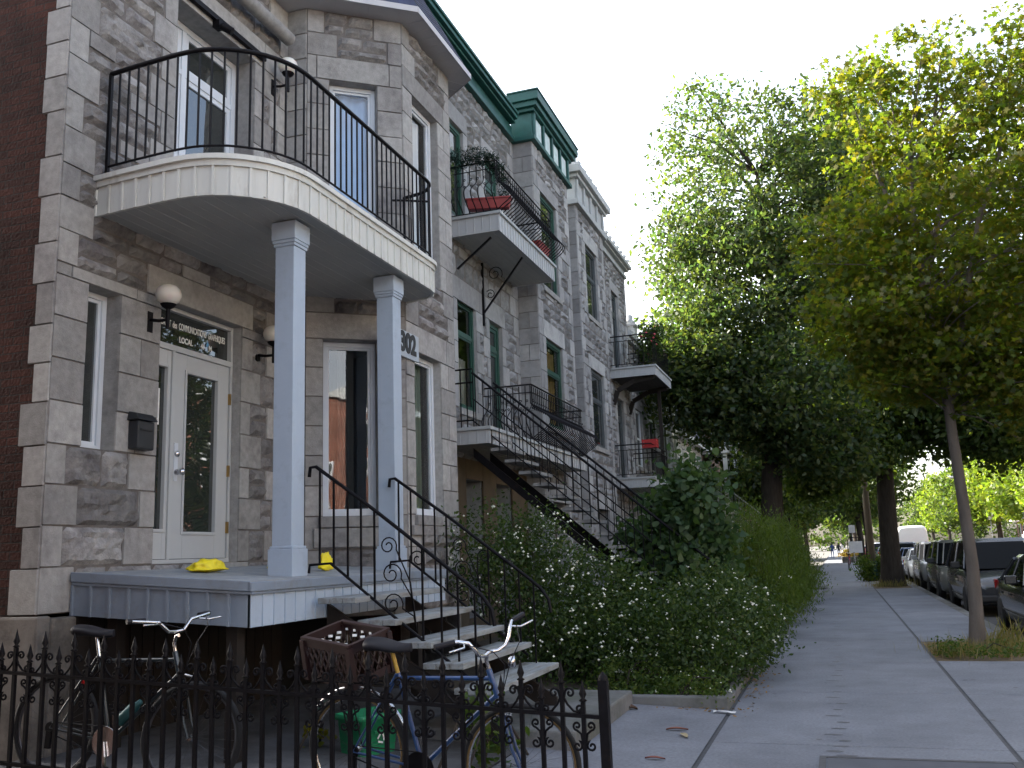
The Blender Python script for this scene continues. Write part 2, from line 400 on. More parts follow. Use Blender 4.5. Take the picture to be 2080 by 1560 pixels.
# sidewalk slabs: separate raised slabs with real gaps, one mesh
sw = MB()
ycuts = [-20, -8, -3.2, .9, 4.6, 8.36, 11.25, 14.05, 17.2, 20.3, 23.4, 26.56]
y = 26.56
while y < 330: y += 3.2; ycuts.append(y)
ycuts_b = [v + .0 for v in ycuts]
PIT1 = (1.2, 2.45, 14.25, 17.0); PIT2 = (1.2, 2.4, 36.2, 40.4)
for ya, yb in zip(ycuts, ycuts[1:]):
    gp = .011
    sw.box(-1.155, 1.115, ya + gp, yb - gp, -.15, 0)
    lo, hi = 1.155, 2.5
    pcs = [(ya + gp, yb - gp)]
    for pit in (PIT1, PIT2):
        q = []
        for a, b in pcs:
            if pit[3] <= a or pit[2] >= b: q.append((a, b)); continue
            if pit[2] > a: q.append((a, pit[2]))
            if pit[3] < b: q.append((pit[3], b))
        pcs = q
    for a, b in pcs:
        if b - a > .05: sw.box(lo, hi, a, b, -.15, -.002)
for pit in (PIT1, PIT2): sw.box(pit[1], 2.5, pit[2], pit[3], -.15, -.003)
sd = sw.build('sidewalk', m_pave, bevel=.006); props(sd, kind='structure')
g = MB(); g.add([(-1.3, -20, -.014), (2.5, -20, -.014), (2.5, 330, -.014), (-1.3, 330, -.014)], [(0, 1, 2, 3)])
props(g.build('pavement_joint', m_joint), kind='structure')
g = MB()
y = -20
while y < 330: g.box(2.505, 2.72, y + .006, y + 3.2 - .006, -.3, -.004); y += 3.2
props(g.build('kerb', m_conc, bevel=.02), kind='structure')
g = MB()   # far side
g.box(13.2, 16.4, -40, 600, -.2, 0); props(g.build('sidewalk', m_pave), kind='structure')
# front yard slab
m_yard = M('shaded_yard_concrete', (.115, .115, .12), .9, nv=.2, ns=3, bump=.3, bs=120, c2=(.06, .06, .06), t2=.52, s2=1.6, spec=.2)  # shadow over the inner yard is put into this darker concrete
g = MB(); rows = []
for i in range(13):
    x = -2.62 - (3.43) * i / 12
    rows.append([(x, yy, yard_z(x) - .001) for yy in (2, 4, 6, 8, 9.98)])
g.grid(rows, 0, False); props(g.build('front_yard', m_yard), kind='structure')
g = MB(); g.grid([[(x, yy, yard_z(x) - .001) for yy in (2, 4, 6, 8, 9.98)] for x in (-1.195, -1.5, -1.9, -2.25, -2.605)], 0, False); props(g.build('path', m_pave), kind='structure')
g = MB()
rows = [[(-1.195 - 4.8 * i / 12, yy, yard_z(-1.195 - 4.8 * i / 12) - .03 + .02 * random.random()) for yy in [10.15 + q * .6 for q in range(60)]] for i in range(13)]
g.grid(rows); props(g.build('garden_soil', M('garden_soil', (.055, .043, .03), .95, nv=.35, ns=12, bump=.6, bs=30)), kind='structure')
g = MB()
g.box(-2.75, -1.2, 10.0, 10.13, -.1, .12); g.box(-1.33, -1.2, 10.135, 34, -.1, .07)
single(g, 'bed_kerb', m_conc, 'low mossy concrete kerb edging the front garden bed', 'kerb', (-2, 10, 0), bevel=.015)
g = MB()
g.box(1.16, 2.5, 14.25, 17, -.2, -.012); g.box(1.16, 2.5, 36.2, 40.4, -.2, -.012)
props(g.build('tree_pit_soil', M('pit_soil', (.10, .075, .045), .95, nv=.35, ns=15, bump=.7, bs=30, c2=(.17, .12, .07), t2=.55, s2=6)), kind='structure')
# footprints / stains pressed into the slab: small shallow dark marks
g = MB()
for i in range(34):
    t = i / 33; yy = 7.9 + 15.5 * t ** 1.5; xx = -.12 + .05 * math.sin(i * 2.1) - .09 * t
    w = random.uniform(.05, .09); h = random.uniform(.018, .035)
    g.add([(xx + w * math.cos(a), yy + h * math.sin(a) + .1 * w * math.cos(3 * a), .0025) for a in [k * math.pi / 5 for k in range(10)]], [tuple(range(10))])
for i in range(70):
    xx, yy = random.uniform(-1.1, 2.3), random.uniform(7.6, 22); w = random.uniform(.008, .03)
    if PIT1[2] - .1 < yy < PIT1[3] + .1 and xx > 1: continue
    g.add([(xx + w * math.cos(a), yy + w * .8 * math.sin(a), .003) for a in [k * math.pi / 3 for k in range(6)]], [tuple(range(6))])
props(g.build('pavement_stains', M('old_stains', (.10, .10, .105), .9, nv=.2)), kind='structure')

# ------------------------------------------------------------------ corner house
H1 = thing('stone_house', 'grey stone corner house with red brick side wall and curved balcony', 'house', (-6, 9, 0))
w = MB()
opsA = [(.37, .76, 2.66, 4.10, .26), (1.30, 2.60, 1.66, 4.21, .24), (1.40, 2.76, 5.1, 7.50, .4)]
WA = stone_wall(w, (-6, 5.8), (0, 1), 3.45, 1.29, 8.54, opsA)
stone_wall(w, (-6, 9.25), (.28, .01), .28, 1.0, 8.54, [], ends=(0, 1))
opsB = [(.21, .86, 2.14, 4.24, .26), (.28, .88, 5.20, 7.60, .26)]
WB = stone_wall(w, (-5.72, 9.26), (.95, .74), 1.204, 1.0, 8.54, opsB, lint=.16)
opsC = [(.24, 1.06, 2.15, 4.18, .26), (.29, 1.12, 5.20, 7.66, .26)]
WC = stone_wall(w, (-4.77, 10.0), (0, 1), 1.56, 1.0, 8.54, opsC, lint=.2)
stone_wall(w, (-4.77, 11.56), (-.95, .74), 1.204, 0, 8.54, [])
stone_wall(w, (-5.72, 12.30), (-.28, 0), .28, 0, 8.54, [], ends=(1, 0))
wall1 = w.build('wall', [m_stone, m_rock, m_mortar], H1)
# side brick wall with toothed stone quoins
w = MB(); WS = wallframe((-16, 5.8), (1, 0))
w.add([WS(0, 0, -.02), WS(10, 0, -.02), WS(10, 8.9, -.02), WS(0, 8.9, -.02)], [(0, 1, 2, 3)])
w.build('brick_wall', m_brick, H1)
w = MB(); z = 1.29; fl = 0
while z < 8.5:
    fl ^= 1; wd = .20 + .06 * fl + random.uniform(-.04, .04); h = random.choice((.33, .36, .42)); h = min(h, 8.54 - z)
    smooth_block(w, WS, 10 - wd, 10.005, z, z + h, 0, .008); z += h
w.build('quoin', m_stone, H1)
w = MB(); w.box(-16, -5.94, 5.76, 5.9, -.1, 1.28); w.box(-6.1, -5.93, 5.9, 6.16, -.1, 1.26)
w.build('foundation', m_found, H1, bevel=.02)
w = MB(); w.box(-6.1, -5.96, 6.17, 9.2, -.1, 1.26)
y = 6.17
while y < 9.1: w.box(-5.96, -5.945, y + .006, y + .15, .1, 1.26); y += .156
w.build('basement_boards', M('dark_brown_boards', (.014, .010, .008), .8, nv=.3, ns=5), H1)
w = MB(); w.prism([(-16, 5.85), (-6.55, 5.85), (-6.55, 12.9), (-16, 12.9)], .1, 8.5); w.build('core_wall', m_dark, H1)
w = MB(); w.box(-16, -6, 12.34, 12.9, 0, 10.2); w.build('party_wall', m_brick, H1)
# eave
def poly_off():
    return [(-16, 5.5), (-5.7, 5.5), (-5.70, 8.98), (-5.58, 8.98), (-4.46, 9.86), (-4.46, 11.70), (-5.6, 12.58), (-6, 12.58), (-16, 12.58)]
E0 = poly_off()
w = MB(); w.prism(E0, 8.545, 8.60); w.build('soffit', m_soffit, H1)
w = MB()
for p, q in zip(E0, E0[1:]):
    d = V(q[0] - p[0], q[1] - p[1], 0).normalized(); nn = V(d.y, -d.x, 0) * .012
    w.hexa([V(*p, 8.535) , V(*q, 8.535), V(*q, 8.535) + nn, V(*p, 8.535) + nn, V(*p, 8.615), V(*q, 8.615), V(*q, 8.615) + nn, V(*p, 8.615) + nn])
    L_ = (V(*q, 0) - V(*p, 0)).length
for p, q in zip(E0[1:7], E0[2:7]):   # underside seams
    P_, Q_ = V(*p, 8.543), V(*q, 8.543); d = (Q_ - P_); k = int(d.length / .2)
    nn = V(-d.y, d.x, 0).normalized() * .26
    for i in range(1, k): w.bar(P_ + d * i / k, P_ + d * i / k + nn, .008, .006)
w.build('fascia', m_soffit, H1)
T0 = [(-15, 6.5), (-6.6, 6.5), (-6.6, 9.5), (-6.3, 9.6), (-5.45, 10.3), (-5.45, 11.3), (-6.2, 11.9), (-6.6, 12), (-15, 12)]
w = MB()
for (p, q, r, s) in zip(E0, E0[1:], T0, T0[1:]):   # overlapping shingle courses
    K = 12
    for k in range(K):
        a = k / K; b = (k + 1.25) / K
        def at(x, y, t, lift): return V(x[0] + (y[0] - x[0]) * t, x[1] + (y[1] - x[1]) * t, 8.605 + 1.95 * t + lift)
        A, B, C_, D = at(p, r, a, .018), at(q, s, a, .018), at(q, s, min(b, 1), 0), at(p, r, min(b, 1), 0)
        n = max(1, int((B - A).length / .22))
        for i in range(n):
            x0, x1 = i / n, (i + 1) / n
            w.add([A.lerp(B, x0), A.lerp(B, x1), D.lerp(C_, x1), D.lerp(C_, x0)], [(0, 1, 2, 3)])
w.build('roof', m_slate, H1)
w = MB(); w.add([(x, y, 10.55) for x, y in T0], [tuple(range(len(T0)))]); w.build('roof_top', m_slate, H1)
w = MB(); w.tube([(-5.84, 5.9, 8.02), (-5.84, 9.05, 8.02)], .085, 14); w.build('rolled_awning', m_stone, H1)
w = MB(); w.box(-5.98, -5.93, 7.05, 8.7, 7.56, 7.62); w.tube([(-5.9, 7.8, 7.5), (-5.8, 7.85, 7.44)], .045, 10); w.box(-5.99, -5.9, 7.75, 7.85, 7.48, 7.56); w.build('light_fitting', m_iron, H1)
# windows of the corner house
window(H1, WA, opsA[0], m_white, rec=.15, fw=.05)
window(H1, WB, opsB[0], m_white, rec=.15, fw=.055, sill=.05, curtain=[(.42, .62, 2.2, 4.2)], cmat=M('dark_curtain', (.05, .05, .05), .8), clear=True)
window(H1, WB, opsB[1], m_white, rec=.13, fw=.055, clear=True, curtain=[(.34, .82, 5.25, 7.55)], cmat=m_curtb)
window(H1, WC, opsC[0], m_white, rec=.10, fw=.055, sill=.06, clear=True, curtain=[(.31, .99, 2.2, 4.15)], cmat=m_curtg)
window(H1, WC, opsC[1], m_white, rec=.10, fw=.06, clear=True, curtain=[(.6, 1.05, 5.25, 7.6)], cmat=m_curtw)
w = MB(); w.wbox(WB, .1, 1.0, 1.78, 2.0, -.02, .05); w.wbox(WC, .08, 1.5, 1.90, 2.02, -.02, .05); w.build('stone_ledge', m_stone, H1, bevel=.012)
# stickers in the small window
w = MB(); WW = WA
w.add([WA(.45, 2.74, -.188), WA(.53, 2.74, -.188), WA(.53, 2.83, -.188), WA(.45, 2.83, -.188)], [(0, 1, 2, 3)])
w.build('window_sticker', M('blue_sticker', (.18, .22, .4), .5), H1)
# upper balcony door
ud = window(H1, WA, opsA[2], m_white, rec=.26, fw=.07, vs=(1.84,), hs=(6.93,), clear=False, name='balcony_door', inner=.06)
# entrance: sidelight + door + transom
o = opsA[1]; DZ = 3.76
e = MB(); rec = .10
e.wbox(WA, o[0] + .003, o[0] + .04, o[2], o[3] - .003, -rec - .1, -rec); e.wbox(WA, o[1] - .04, o[1] - .003, o[2], o[3] - .003, -rec - .1, -rec)
e.wbox(WA, o[0] + .04, o[1] - .04, o[3] - .045, o[3] - .003, -rec - .1, -rec); e.wbox(WA, o[0] + .04, o[1] - .04, DZ, DZ + .06, -rec - .1, -rec)
e.wbox(WA, 1.625, 1.665, 1.70, DZ, -rec - .1, -rec - .003); e.wbox(WA, o[0] + .04, o[1] - .04, o[2], 1.70, -rec - .1, -rec + .02)
ent = e.build('door_frame', m_greyframe, H1, bevel=.004)
g = MB(); g.add([WA(o[0] + .03, DZ + .05, -rec - .05), WA(o[1] - .03, DZ + .05, -rec - .05), WA(o[1] - .03, o[3] - .03, -rec - .05), WA(o[0] + .03, o[3] - .03, -rec - .05)], [(0, 1, 2, 3)])
g.build('transom_pane', m_glass, ent)
def leaf(name, u0, u1, z0, z1, gl):
    d = MB(); n0, n1 = -rec - .07, -rec - .02
    a, b, c, q = gl
    d.wbox(WA, u0, a, z0, z1, n0, n1); d.wbox(WA, b, u1, z0, z1, n0, n1); d.wbox(WA, a, b, z0, c, n0, n1); d.wbox(WA, a, b, q, z1, n0, n1)
    for s in (0, 1):   # raised bead round the glass
        pass
    d.wbox(WA, a - .03, a, c - .03, q + .03, n1, n1 + .012); d.wbox(WA, b, b + .03, c - .03, q + .03, n1, n1 + .012)
    d.wbox(WA, a, b, c - .03, c, n1, n1 + .012); d.wbox(WA, a, b, q, q + .03, n1, n1 + .012)
    ob = d.build(name, m_greyframe, H1, bevel=.003)
    g = MB(); g.add([WA(a - .01, c - .01, -rec - .05), WA(b + .01, c - .01, -rec - .05), WA(b + .01, q + .01, -rec - .05), WA(a - .01, q + .01, -rec - .05)], [(0, 1, 2, 3)])
    g.build('pane', m_glass, ob); return ob
leaf('sidelight', 1.342, 1.622, 1.705, DZ - .004, (1.40, 1.565, 1.99, 3.58))
door = leaf('door', 1.67, 2.555, 1.705, DZ - .004, (1.86, 2.36, 1.97, 3.57))
g = MB(); g.wbox(WA, 1.70, 1.755, 2.46, 2.84, -rec - .02, -rec - .012); g.build('lock_plate', m_white, door)
g = MB(); g.lathe([(.028, 0), (.03, .02), (.016, .03), (.015, .055), (.034, .06), (.036, .085), (.02, .1), (0, .102)], WA(1.728, 2.55, -rec - .012), 14, axis=(1, 0, 0)); g.build('door_knob', m_steel, door)
g = MB(); g.lathe([(.03, 0), (.032, .02), (.02, .028), (0, .03)], WA(1.728, 2.73, -rec - .012), 14, axis=(1, 0, 0)); g.build('deadbolt', m_steel, door)
for hz in (2.02, 2.62, 3.4):
    g = MB(); g.wbox(WA, 2.55, 2.57, hz - .06, hz + .06, -rec - .02, -rec + .008); g.build('hinge', m_brass, door)
g = MB(); g.wbox(WA, 1.41, 1.50, 3.0, 3.36, -rec - .049, -rec - .046); g.build('paper_notice', m_curtw, H1)
def text(name, s, size, loc, rot, mt, parent=None, sx=1, ext=.003, align='CENTER', bold=0):
    cu = bpy.data.curves.new(name, 'FONT'); cu.body = s; cu.size = size; cu.align_x = align; cu.align_y = 'CENTER'; cu.extrude = ext; cu.offset = bold
    t = bpy.data.objects.new(name, cu); col.objects.link(t); bpy.context.view_layer.update()
    me = bpy.data.meshes.new_from_object(t.evaluated_get(bpy.context.evaluated_depsgraph_get()))
    bpy.data.objects.remove(t)
    o_ = ORG.get(parent.name, V(0, 0, 0)) if parent is not None and parent.parent is None else V(0, 0, 0)
    if parent is not None:
        r = parent
        while r.parent is not None: r = r.parent
        o_ = ORG[r.name]
    Mx = Matrix.Translation(Vector(loc) - o_) @ rot @ Matrix.Diagonal((sx, 1, 1, 1))
    me.transform(Mx); me.materials.clear(); me.materials.append(mt)
    ob = bpy.data.objects.new(name, me); col.objects.link(ob)
    if parent is not None: ob.parent = parent
    return ob
ROTE = Matrix(((0, 0, 1, 0), (1, 0, 0, 0), (0, 1, 0, 0), (0, 0, 0, 1)))
text('lettering', 'SYNDICAT  des  COMMUNICATIONS  GRAPHIQUES', .098, WA(1.945, 4.04, -rec - .042), ROTE, m_text, ent, sx=.495, ext=.002, bold=.0008)
text('lettering', 'LOCAL', .085, WA(1.86, 3.905, -rec - .042), ROTE, m_text, ent, sx=.78, ext=.002, bold=.002)
text('lettering', '41', .085, WA(2.13, 3.905, -rec - .042), ROTE, m_text, ent, sx=.78, ext=.002, bold=.002)
text('lettering', 'M', .085, WA(2.255, 3.905, -rec - .042), ROTE, m_text, ent, sx=.78, ext=.002, bold=.002)
g = MB(); g.add([WA(2.18, 3.93, -rec - .040), WA(2.205, 3.915, -rec - .040), WA(2.235, 3.95, -rec - .040), WA(2.22, 3.96, -rec - .040), WA(2.21, 3.99, -rec - .040), WA(2.195, 3.96, -rec - .040)], [tuple(range(6))]); g.build('emblem', M('pale_blue_emblem', (.12, .32, .55), .6), ent)
# ------------------------------------------------------------------ porch
def pz(x): return 1.61 - .066 * (-5.97 - x) * -1 if False else 1.61 - .066 * (x + 5.97)
PX, PY0, PY1 = -4.26, 6.14, 9.9
P1 = thing('front_porch', 'pale blue painted front porch with two square columns under the balcony', 'porch', (-5, 8, 0))
def slab(mb, x0, x1, y0, y1, d0, d1, mi=0):   # sloped slab: offsets below the deck plane
    mb.hexa([(x0, y0, pz(x0) - d0), (x1, y0, pz(x1) - d0), (x1, y1, pz(x1) - d0), (x0, y1, pz(x0) - d0), (x0, y0, pz(x0) - d1), (x1, y0, pz(x1) - d1), (x1, y1, pz(x1) - d1), (x0, y1, pz(x0) - d1)], mi)
w = MB()
n = 13
for i in range(n): slab(w, -5.97 + i * .131, -5.97 + (i + 1) * .131 - .004, PY0 - .02, PY1, .05, 0)
w.build('deck', m_floor, P1)
w = MB(); slab(w, -5.97, PX + .02, PY0 - .035, PY0 - .022, .075, -.004); slab(w, -5.97, PX + .035, PY0 - .022, PY0 + .02, .1, .076)
slab(w, PX + .002, PX + .035, PY0 - .035, PY1, .075, .004); slab(w, PX - .02, PX + .022, PY0 + .02, PY1, .1, .076)
w.build('edge_trim', m_blueshade, P1, bevel=.006)
w = MB()
k = 9
for i in range(k):
    x0 = -5.97 + i * (PX + 5.97) / k; x1 = x0 + (PX + 5.97) / k
    slab(w, x0 + .012, x1 - .0, PY0, PY0 + .02, .345, .1); slab(w, x0 - .006, x0 + .014, PY0 - .02, PY0 + .02, .345, .1)
w.build('skirt', m_blueshade, P1)  # south side: shade painted in with the darker blue
w = MB(); y = PY0
while y < PY1 - .05:
    slab(w, PX - .02, PX, y + .01, min(y + .155, PY1), .345, .1); slab(w, PX - .02, PX + .010, y, y + .009, .345, .1); y += .156
w.build('skirt', m_blue, P1)
def column(x, y):
    b = pz(x)
    c = MB(); c.box(x - .1, x + .1, y - .1, y + .1, b + .25, 4.50); o = c.build('column', m_blue, P1, bevel=.006)
    c = MB(); c.box(x - .125, x + .125, y - .125, y + .125, b - .01, b + .23); c.box(x - .115, x + .115, y - .115, y + .115, b + .23, b + .255); c.build('base', m_blue, o, bevel=.006)
    c = MB(); c.box(x - .112, x + .112, y - .112, y + .112, 4.50, 4.53); c.box(x - .12, x + .12, y - .12, y + .12, 4.53, 4.56); c.box(x - .128, x + .128, y - .128, y + .128, 4.56, 4.735); c.build('capital', m_blue, o, bevel=.006)
column(-4.56, 7.12); column(-4.50, 9.02)
for x, y in ((-4.5, 6.3), (-5.7, 6.35), (-4.5, 9.6)):
    w = MB(); w.box(x - .05, x + .05, y - .05, y + .05, 0, pz(x) - .34); w.build('post', bpy.data.materials['dark_brown_boards'], P1)

# ------------------------------------------------------------------ curved balcony
BZ = 5.09
def arc(cx, cy, r, a0, a1, n): return [(cx + r * math.cos(rad(a0 + (a1 - a0) * i / n)), cy + r * math.sin(rad(a0 + (a1 - a0) * i / n))) for i in range(n + 1)]
PATH = [(-5.99, 6.20), (-5.6, 6.17), (-5.2, 6.15)] + arc(-5.06, 6.97, .82, -90, 0, 12) + [(-4.24, 7.6), (-4.24, 8.4), (-4.24, 9.2)] + arc(-4.62, 9.62, .38, 0, 75, 7) + [(-4.76, 10.04)]
def resample(path, step):
    pts = [V(*p, 0) for p in path]; out = [pts[0]]; acc = 0
    L_ = [0]
    for a, b in zip(pts, pts[1:]): L_.append(L_[-1] + (b - a).length)
    n = max(1, round(L_[-1] / step)); out = []
    j = 0
    for i in range(n + 1):
        t = L_[-1] * i / n
        while j < len(pts) - 2 and L_[j + 1] < t: j += 1
        s = (t - L_[j]) / max(1e-9, L_[j + 1] - L_[j]); out.append(pts[j].lerp(pts[j + 1], min(1, s)))
    return out
def offset(pts, d):
    r = []
    for i, p in enumerate(pts):
        t = (pts[min(i + 1, len(pts) - 1)] - pts[max(i - 1, 0)]).normalized(); r.append(p + V(t.y, -t.x, 0) * d)
    return r
def ribbon(mb, pts, d0, d1, z0, z1, mi=0):   # closed strip following a path
    a, b = offset(pts, d0), offset(pts, d1)
    prof = lambda i: [a[i] + Z * z0, b[i] + Z * z0, b[i] + Z * z1, a[i] + Z * z1]
    vs = [q for i in range(len(pts)) for q in prof(i)]; n = len(pts)
    fs = [(i * 4 + j, (i + 1) * 4 + j, (i + 1) * 4 + (j + 1) % 4, i * 4 + (j + 1) % 4) for i in range(n - 1) for j in range(4)] + [(0, 1, 2, 3), ((n - 1) * 4 + 3, (n - 1) * 4 + 2, (n - 1) * 4 + 1, (n - 1) * 4)]
    mb.add(vs, fs, mi)
B1 = thing('balcony', 'curved balcony with cream clad edge and black bar railing over the porch', 'balcony', (-5, 8, 4.7))
fine = resample(PATH, .08)
w = MB(); poly = [(p.x, p.y) for p in offset(fine, -.03)] + [(-4.77, 10.0), (-5.72, 9.26), (-5.99, 9.26)]
w.prism(poly, BZ - .05, BZ); w.build('deck', m_floor, B1)
w = MB()
# ceiling boards across the balcony
w.prism(poly, 4.752, 4.762); 
xs = -5.97
import bisect
while xs < -4.3:
    ys = [p.y for p in fine if abs(p.x - xs) < .06 and p.y < 7.2]; y0 = (min(ys) if ys else 6.3) + .04
    w.box(xs, xs + .010, y0, 9.2 if xs < -5.7 else (9.3 + (xs + 5.7) * .75), 4.747, 4.752); xs += .13
w.build('ceiling', m_ceil, B1)
w = MB(); pan = resample(PATH, .158)
ribbon(w, fine, -.03, 0, 4.735, 5.0)
for p, q in zip(pan, pan[1:]):
    pass
for i, p in enumerate(pan):
    t = (pan[min(i + 1, len(pan) - 1)] - pan[max(i - 1, 0)]).normalized(); nn = V(t.y, -t.x, 0)
    w.hexa([p - t * .011 + Z * 4.732, p + t * .011 + Z * 4.732, p + t * .011 + nn * .013 + Z * 4.732, p - t * .011 + nn * .013 + Z * 4.732, p - t * .011 + Z * 5.0, p + t * .011 + Z * 5.0, p + t * .011 + nn * .013 + Z * 5.0, p - t * .011 + nn * .013 + Z * 5.0])
w.build('fascia', m_fascia, B1)
w = MB(); ribbon(w, fine, -.05, .02, 5.0, 5.055); ribbon(w, fine, -.05, .045, 5.055, 5.10); w.build('edge_board', m_fascia, B1)
rl = MB(); rp = [V(max(q.x, -9), q.y, 0) for q in offset(fine, -.03) if q.x > -5.94]
rl.tube([p + Z * 6.11 for p in rp], .022, 8)
RA = rl.build('railing', m_iron, B1)
w = MB(); w.tube([p + Z * 5.20 for p in rp], .011, 6); w.build('bottom_rail', m_iron, RA)
bal = resample([(p.x, p.y) for p in rp], .112)
bm_ = None
for i, p in enumerate(bal[1:-1]):
    if bm_ is None:
        q = MB(); q.box(p.x - .007, p.x + .007, p.y - .007, p.y + .007, 5.19, 6.10); bm_ = q.build('baluster', m_iron, RA); b0 = p
    else:
        c = bm_.copy(); col.objects.link(c); c.parent = RA; c.location = (p.x - b0.x, p.y - b0.y, 0)
for p in (bal[0], bal[-1]):
    q = MB(); q.box(p.x - .015, p.x + .015, p.y - .015, p.y + .015, 5.08, 6.11); q.build('post', m_iron, RA)
q = MB(); q.tube([(-4.30, 9.68, 5.87), (-4.5, 9.5, 5.85), (-4.62, 9.36, 5.82)], .014, 6); q.build('bracket', m_iron, RA)

# ------------------------------------------------------------------ front steps
S1 = thing('front_steps', 'open wooden front steps with worn grey treads and scrolled iron handrails', 'steps', (-3.4, 8.1, 0))
TR = [(-3.83, 1.325), (-3.53, 1.13), (-3.21, .945), (-2.93, .78), (-2.66, .585)]
for i, (xe, zt) in enumerate(TR):
    w = MB(); x0 = xe - .36
    for a, b in ((x0, x0 + .112), (x0 + .118, x0 + .235), (x0 + .241, xe)):
        w.box(a, b, 7.0 if i == 0 else 7.14, 8.92, zt - .05, zt)
    w.build('tread', m_tread, S1, bevel=.006)
for y in (7.26, 8.82):
    w = MB(); w.hexa([(-4.24, y - .02, 1.08), (-2.66, y - .02, .09), (-2.66, y + .02, .09), (-4.24, y + .02, 1.08), (-4.24, y - .02, 1.27), (-2.66, y - .02, .28), (-2.66, y + .02, .28), (-4.24, y + .02, 1.27)])
    w.build('stringer', bpy.data.materials['dark_brown_boards'], S1)
def scroll(c, r, a0, turns, ax, n=22, dirn=1):   # spiral in the plane (ax, Z)
    pts = []
    for i in range(n + 1):
        t = i / n; a = a0 + dirn * turns * 2 * math.pi * t; rr = r * (1 - .78 * t)
        pts.append(Vector(c) + Vector(ax) * rr * math.cos(a) + Z * rr * math.sin(a))
    return pts
X = Vector((1, 0, 0))
def step_rail(y, full):
    top = [(-4.44, y, 2.38), (-4.43, y, 2.465), (-4.37, y, 2.47), (-3.78, y, 2.05), (-2.92, y, 1.40), (-2.80, y, 1.30), (-2.72, y, 1.19), (-2.70, y, 1.06)]
    r = MB(); r.tube([(a, b, c) for a, b, c in top], .017, 7)
    o = r.build('handrail', m_iron, S1)
    low = [(-4.44, y, 1.53), (-4.43, y, 1.60), (-4.22, y, 1.61), (-3.60, y, 1.14), (-2.95, y, .66)]
    r = MB(); r.tube(low, .013, 6); r.build('lower_rail', m_iron, o)
    def zt(x):
        for a, b in zip(top, top[1:]):
            if a[0] <= x <= b[0] and b[0] > a[0]: return a[2] + (b[2] - a[2]) * (x - a[0]) / (b[0] - a[0])
        return 1.2
    def zl(x):
        for a, b in zip(low, low[1:]):
            if a[0] <= x <= b[0] and b[0] > a[0]: return a[2] + (b[2] - a[2]) * (x - a[0]) / (b[0] - a[0])
        return .66
    xs = [-4.33, -4.19, -4.05, -3.92, -3.79, -3.34, -3.17, -3.02, -2.87]
    for x in xs:
        b = MB(); bot = zl(x) if x < -2.95 else .2
        if x in (-3.34, -2.87): bot = max(.05, zl(x) - .55)
        b.box(x - .0075, x + .0075, y - .0075, y + .0075, bot, zt(x)); b.build('baluster', m_iron, o)
    # scrollwork panel between the balusters
    fan = MB()
    base = V(-3.40, y, 1.02)
    for (cx, cz, r_, a0, tn, d) in ((-3.66, 1.74, .085, -.4, 1.5, 1), (-3.63, 1.50, .10, -.4, 1.5, 1), (-3.62, 1.25, .10, -.4, 1.5, 1)):
        s = scroll((cx, y, cz), r_, a0, tn, X, dirn=d)
        st = s[0]; dz = st.z - base.z
        curve = [base + V(0, 0, 0), base.lerp(st, .5) + V(.04, 0, .02 + .06 * dz), st]
        fan.tube(curve[:2] + s, .0065, 5)
    s = scroll((-3.38, y, 1.62), .075, math.pi * .9, 1.3, X, dirn=-1); fan.tube([base, V(-3.46, y, 1.45)] + s, .0065, 5)
    fan.build('scrollwork', m_iron, o)
step_rail(7.27, True); step_rail(8.86, True)
w = MB(); w.box(-3.6, -2.15, 7.6, 9.85, -.05, .2)
single(w, 'concrete_step', m_conc, 'thick concrete slab step at the foot of the wooden front steps', 'step', (-2.9, 8.7, 0), bevel=.02)

# ------------------------------------------------------------------ lamps, mailbox, number sign, bags
def lamp(y, z, wx, label):
    L = thing('wall_lamp', label, 'lamp', (wx, y, z), 'globe lamps on the corner house wall')
    w = MB(); w.box(wx + .004, wx + .02, y - .035, y + .035, z - .1, z + .1); w.tube([(wx + .02, y, z + .02), (wx + .12, y, z), (wx + .22, y, z)], .016, 8); w.tube([(wx + .22, y, z - .09), (wx + .22, y, z + .13)], .02, 10)
    w.lathe([(.02, .1), (.06, .125), (.075, .15)], (wx + .22, y, z), 14); w.build('bracket', m_iron, L)
    w = MB(); w.lathe([(.055, .15), (.098, .175), (.118, .22), (.12, .25), (.108, .29), (.075, .325), (.035, .34), (0, .343)], (wx + .22, y, z), 24); w.build('globe', m_lampglass, L)
    return L
lamp(6.94, 3.93, -6, 'white globe wall lamp between the small window and the entrance door')
lamp(8.70, 3.93, -6, 'white globe wall lamp right of the entrance door behind the near column')
lamp(8.93, 7.34, -6, 'white globe wall lamp beside the balcony door upstairs')
mb_ = thing('mailbox', 'dark grey metal mailbox on the stone pier left of the entrance door', 'mailbox', (-5.95, 6.82, 2.7))
w = MB(); w.box(-5.985, -5.875, 6.71, 6.93, 2.69, 2.95); w.build('body', M('mailbox_grey', (.02, .022, .026), .5, nv=.2), mb_, bevel=.012)
w = MB(); w.hexa([(-5.99, 6.69, 2.955), (-5.85, 6.69, 2.955), (-5.85, 6.95, 2.955), (-5.99, 6.95, 2.955), (-5.99, 6.71, 3.04), (-5.9, 6.71, 3.02), (-5.9, 6.93, 3.02), (-5.99, 6.93, 3.04)]); w.build('lid', M('mailbox_lid', (.018, .02, .023), .5), mb_, bevel=.008)
w = MB(); w.box(-5.872, -5.868, 6.74, 6.90, 2.86, 2.875); w.build('slot', m_black, mb_)
sg = thing('number_sign', 'grey house number panel reading 302 on the bay behind the far column', 'sign', (-4.72, 9.9, 4.2))
w = MB(); w.box(-4.755, -4.725, 9.55, 10.30, 4.03, 4.36); w.build('panel', m_signgrey, sg, bevel=.006)
text('numerals', '302', .33, (-4.722, 9.985, 4.205), ROTE, m_black, sg, sx=.9, ext=.004, bold=.016)
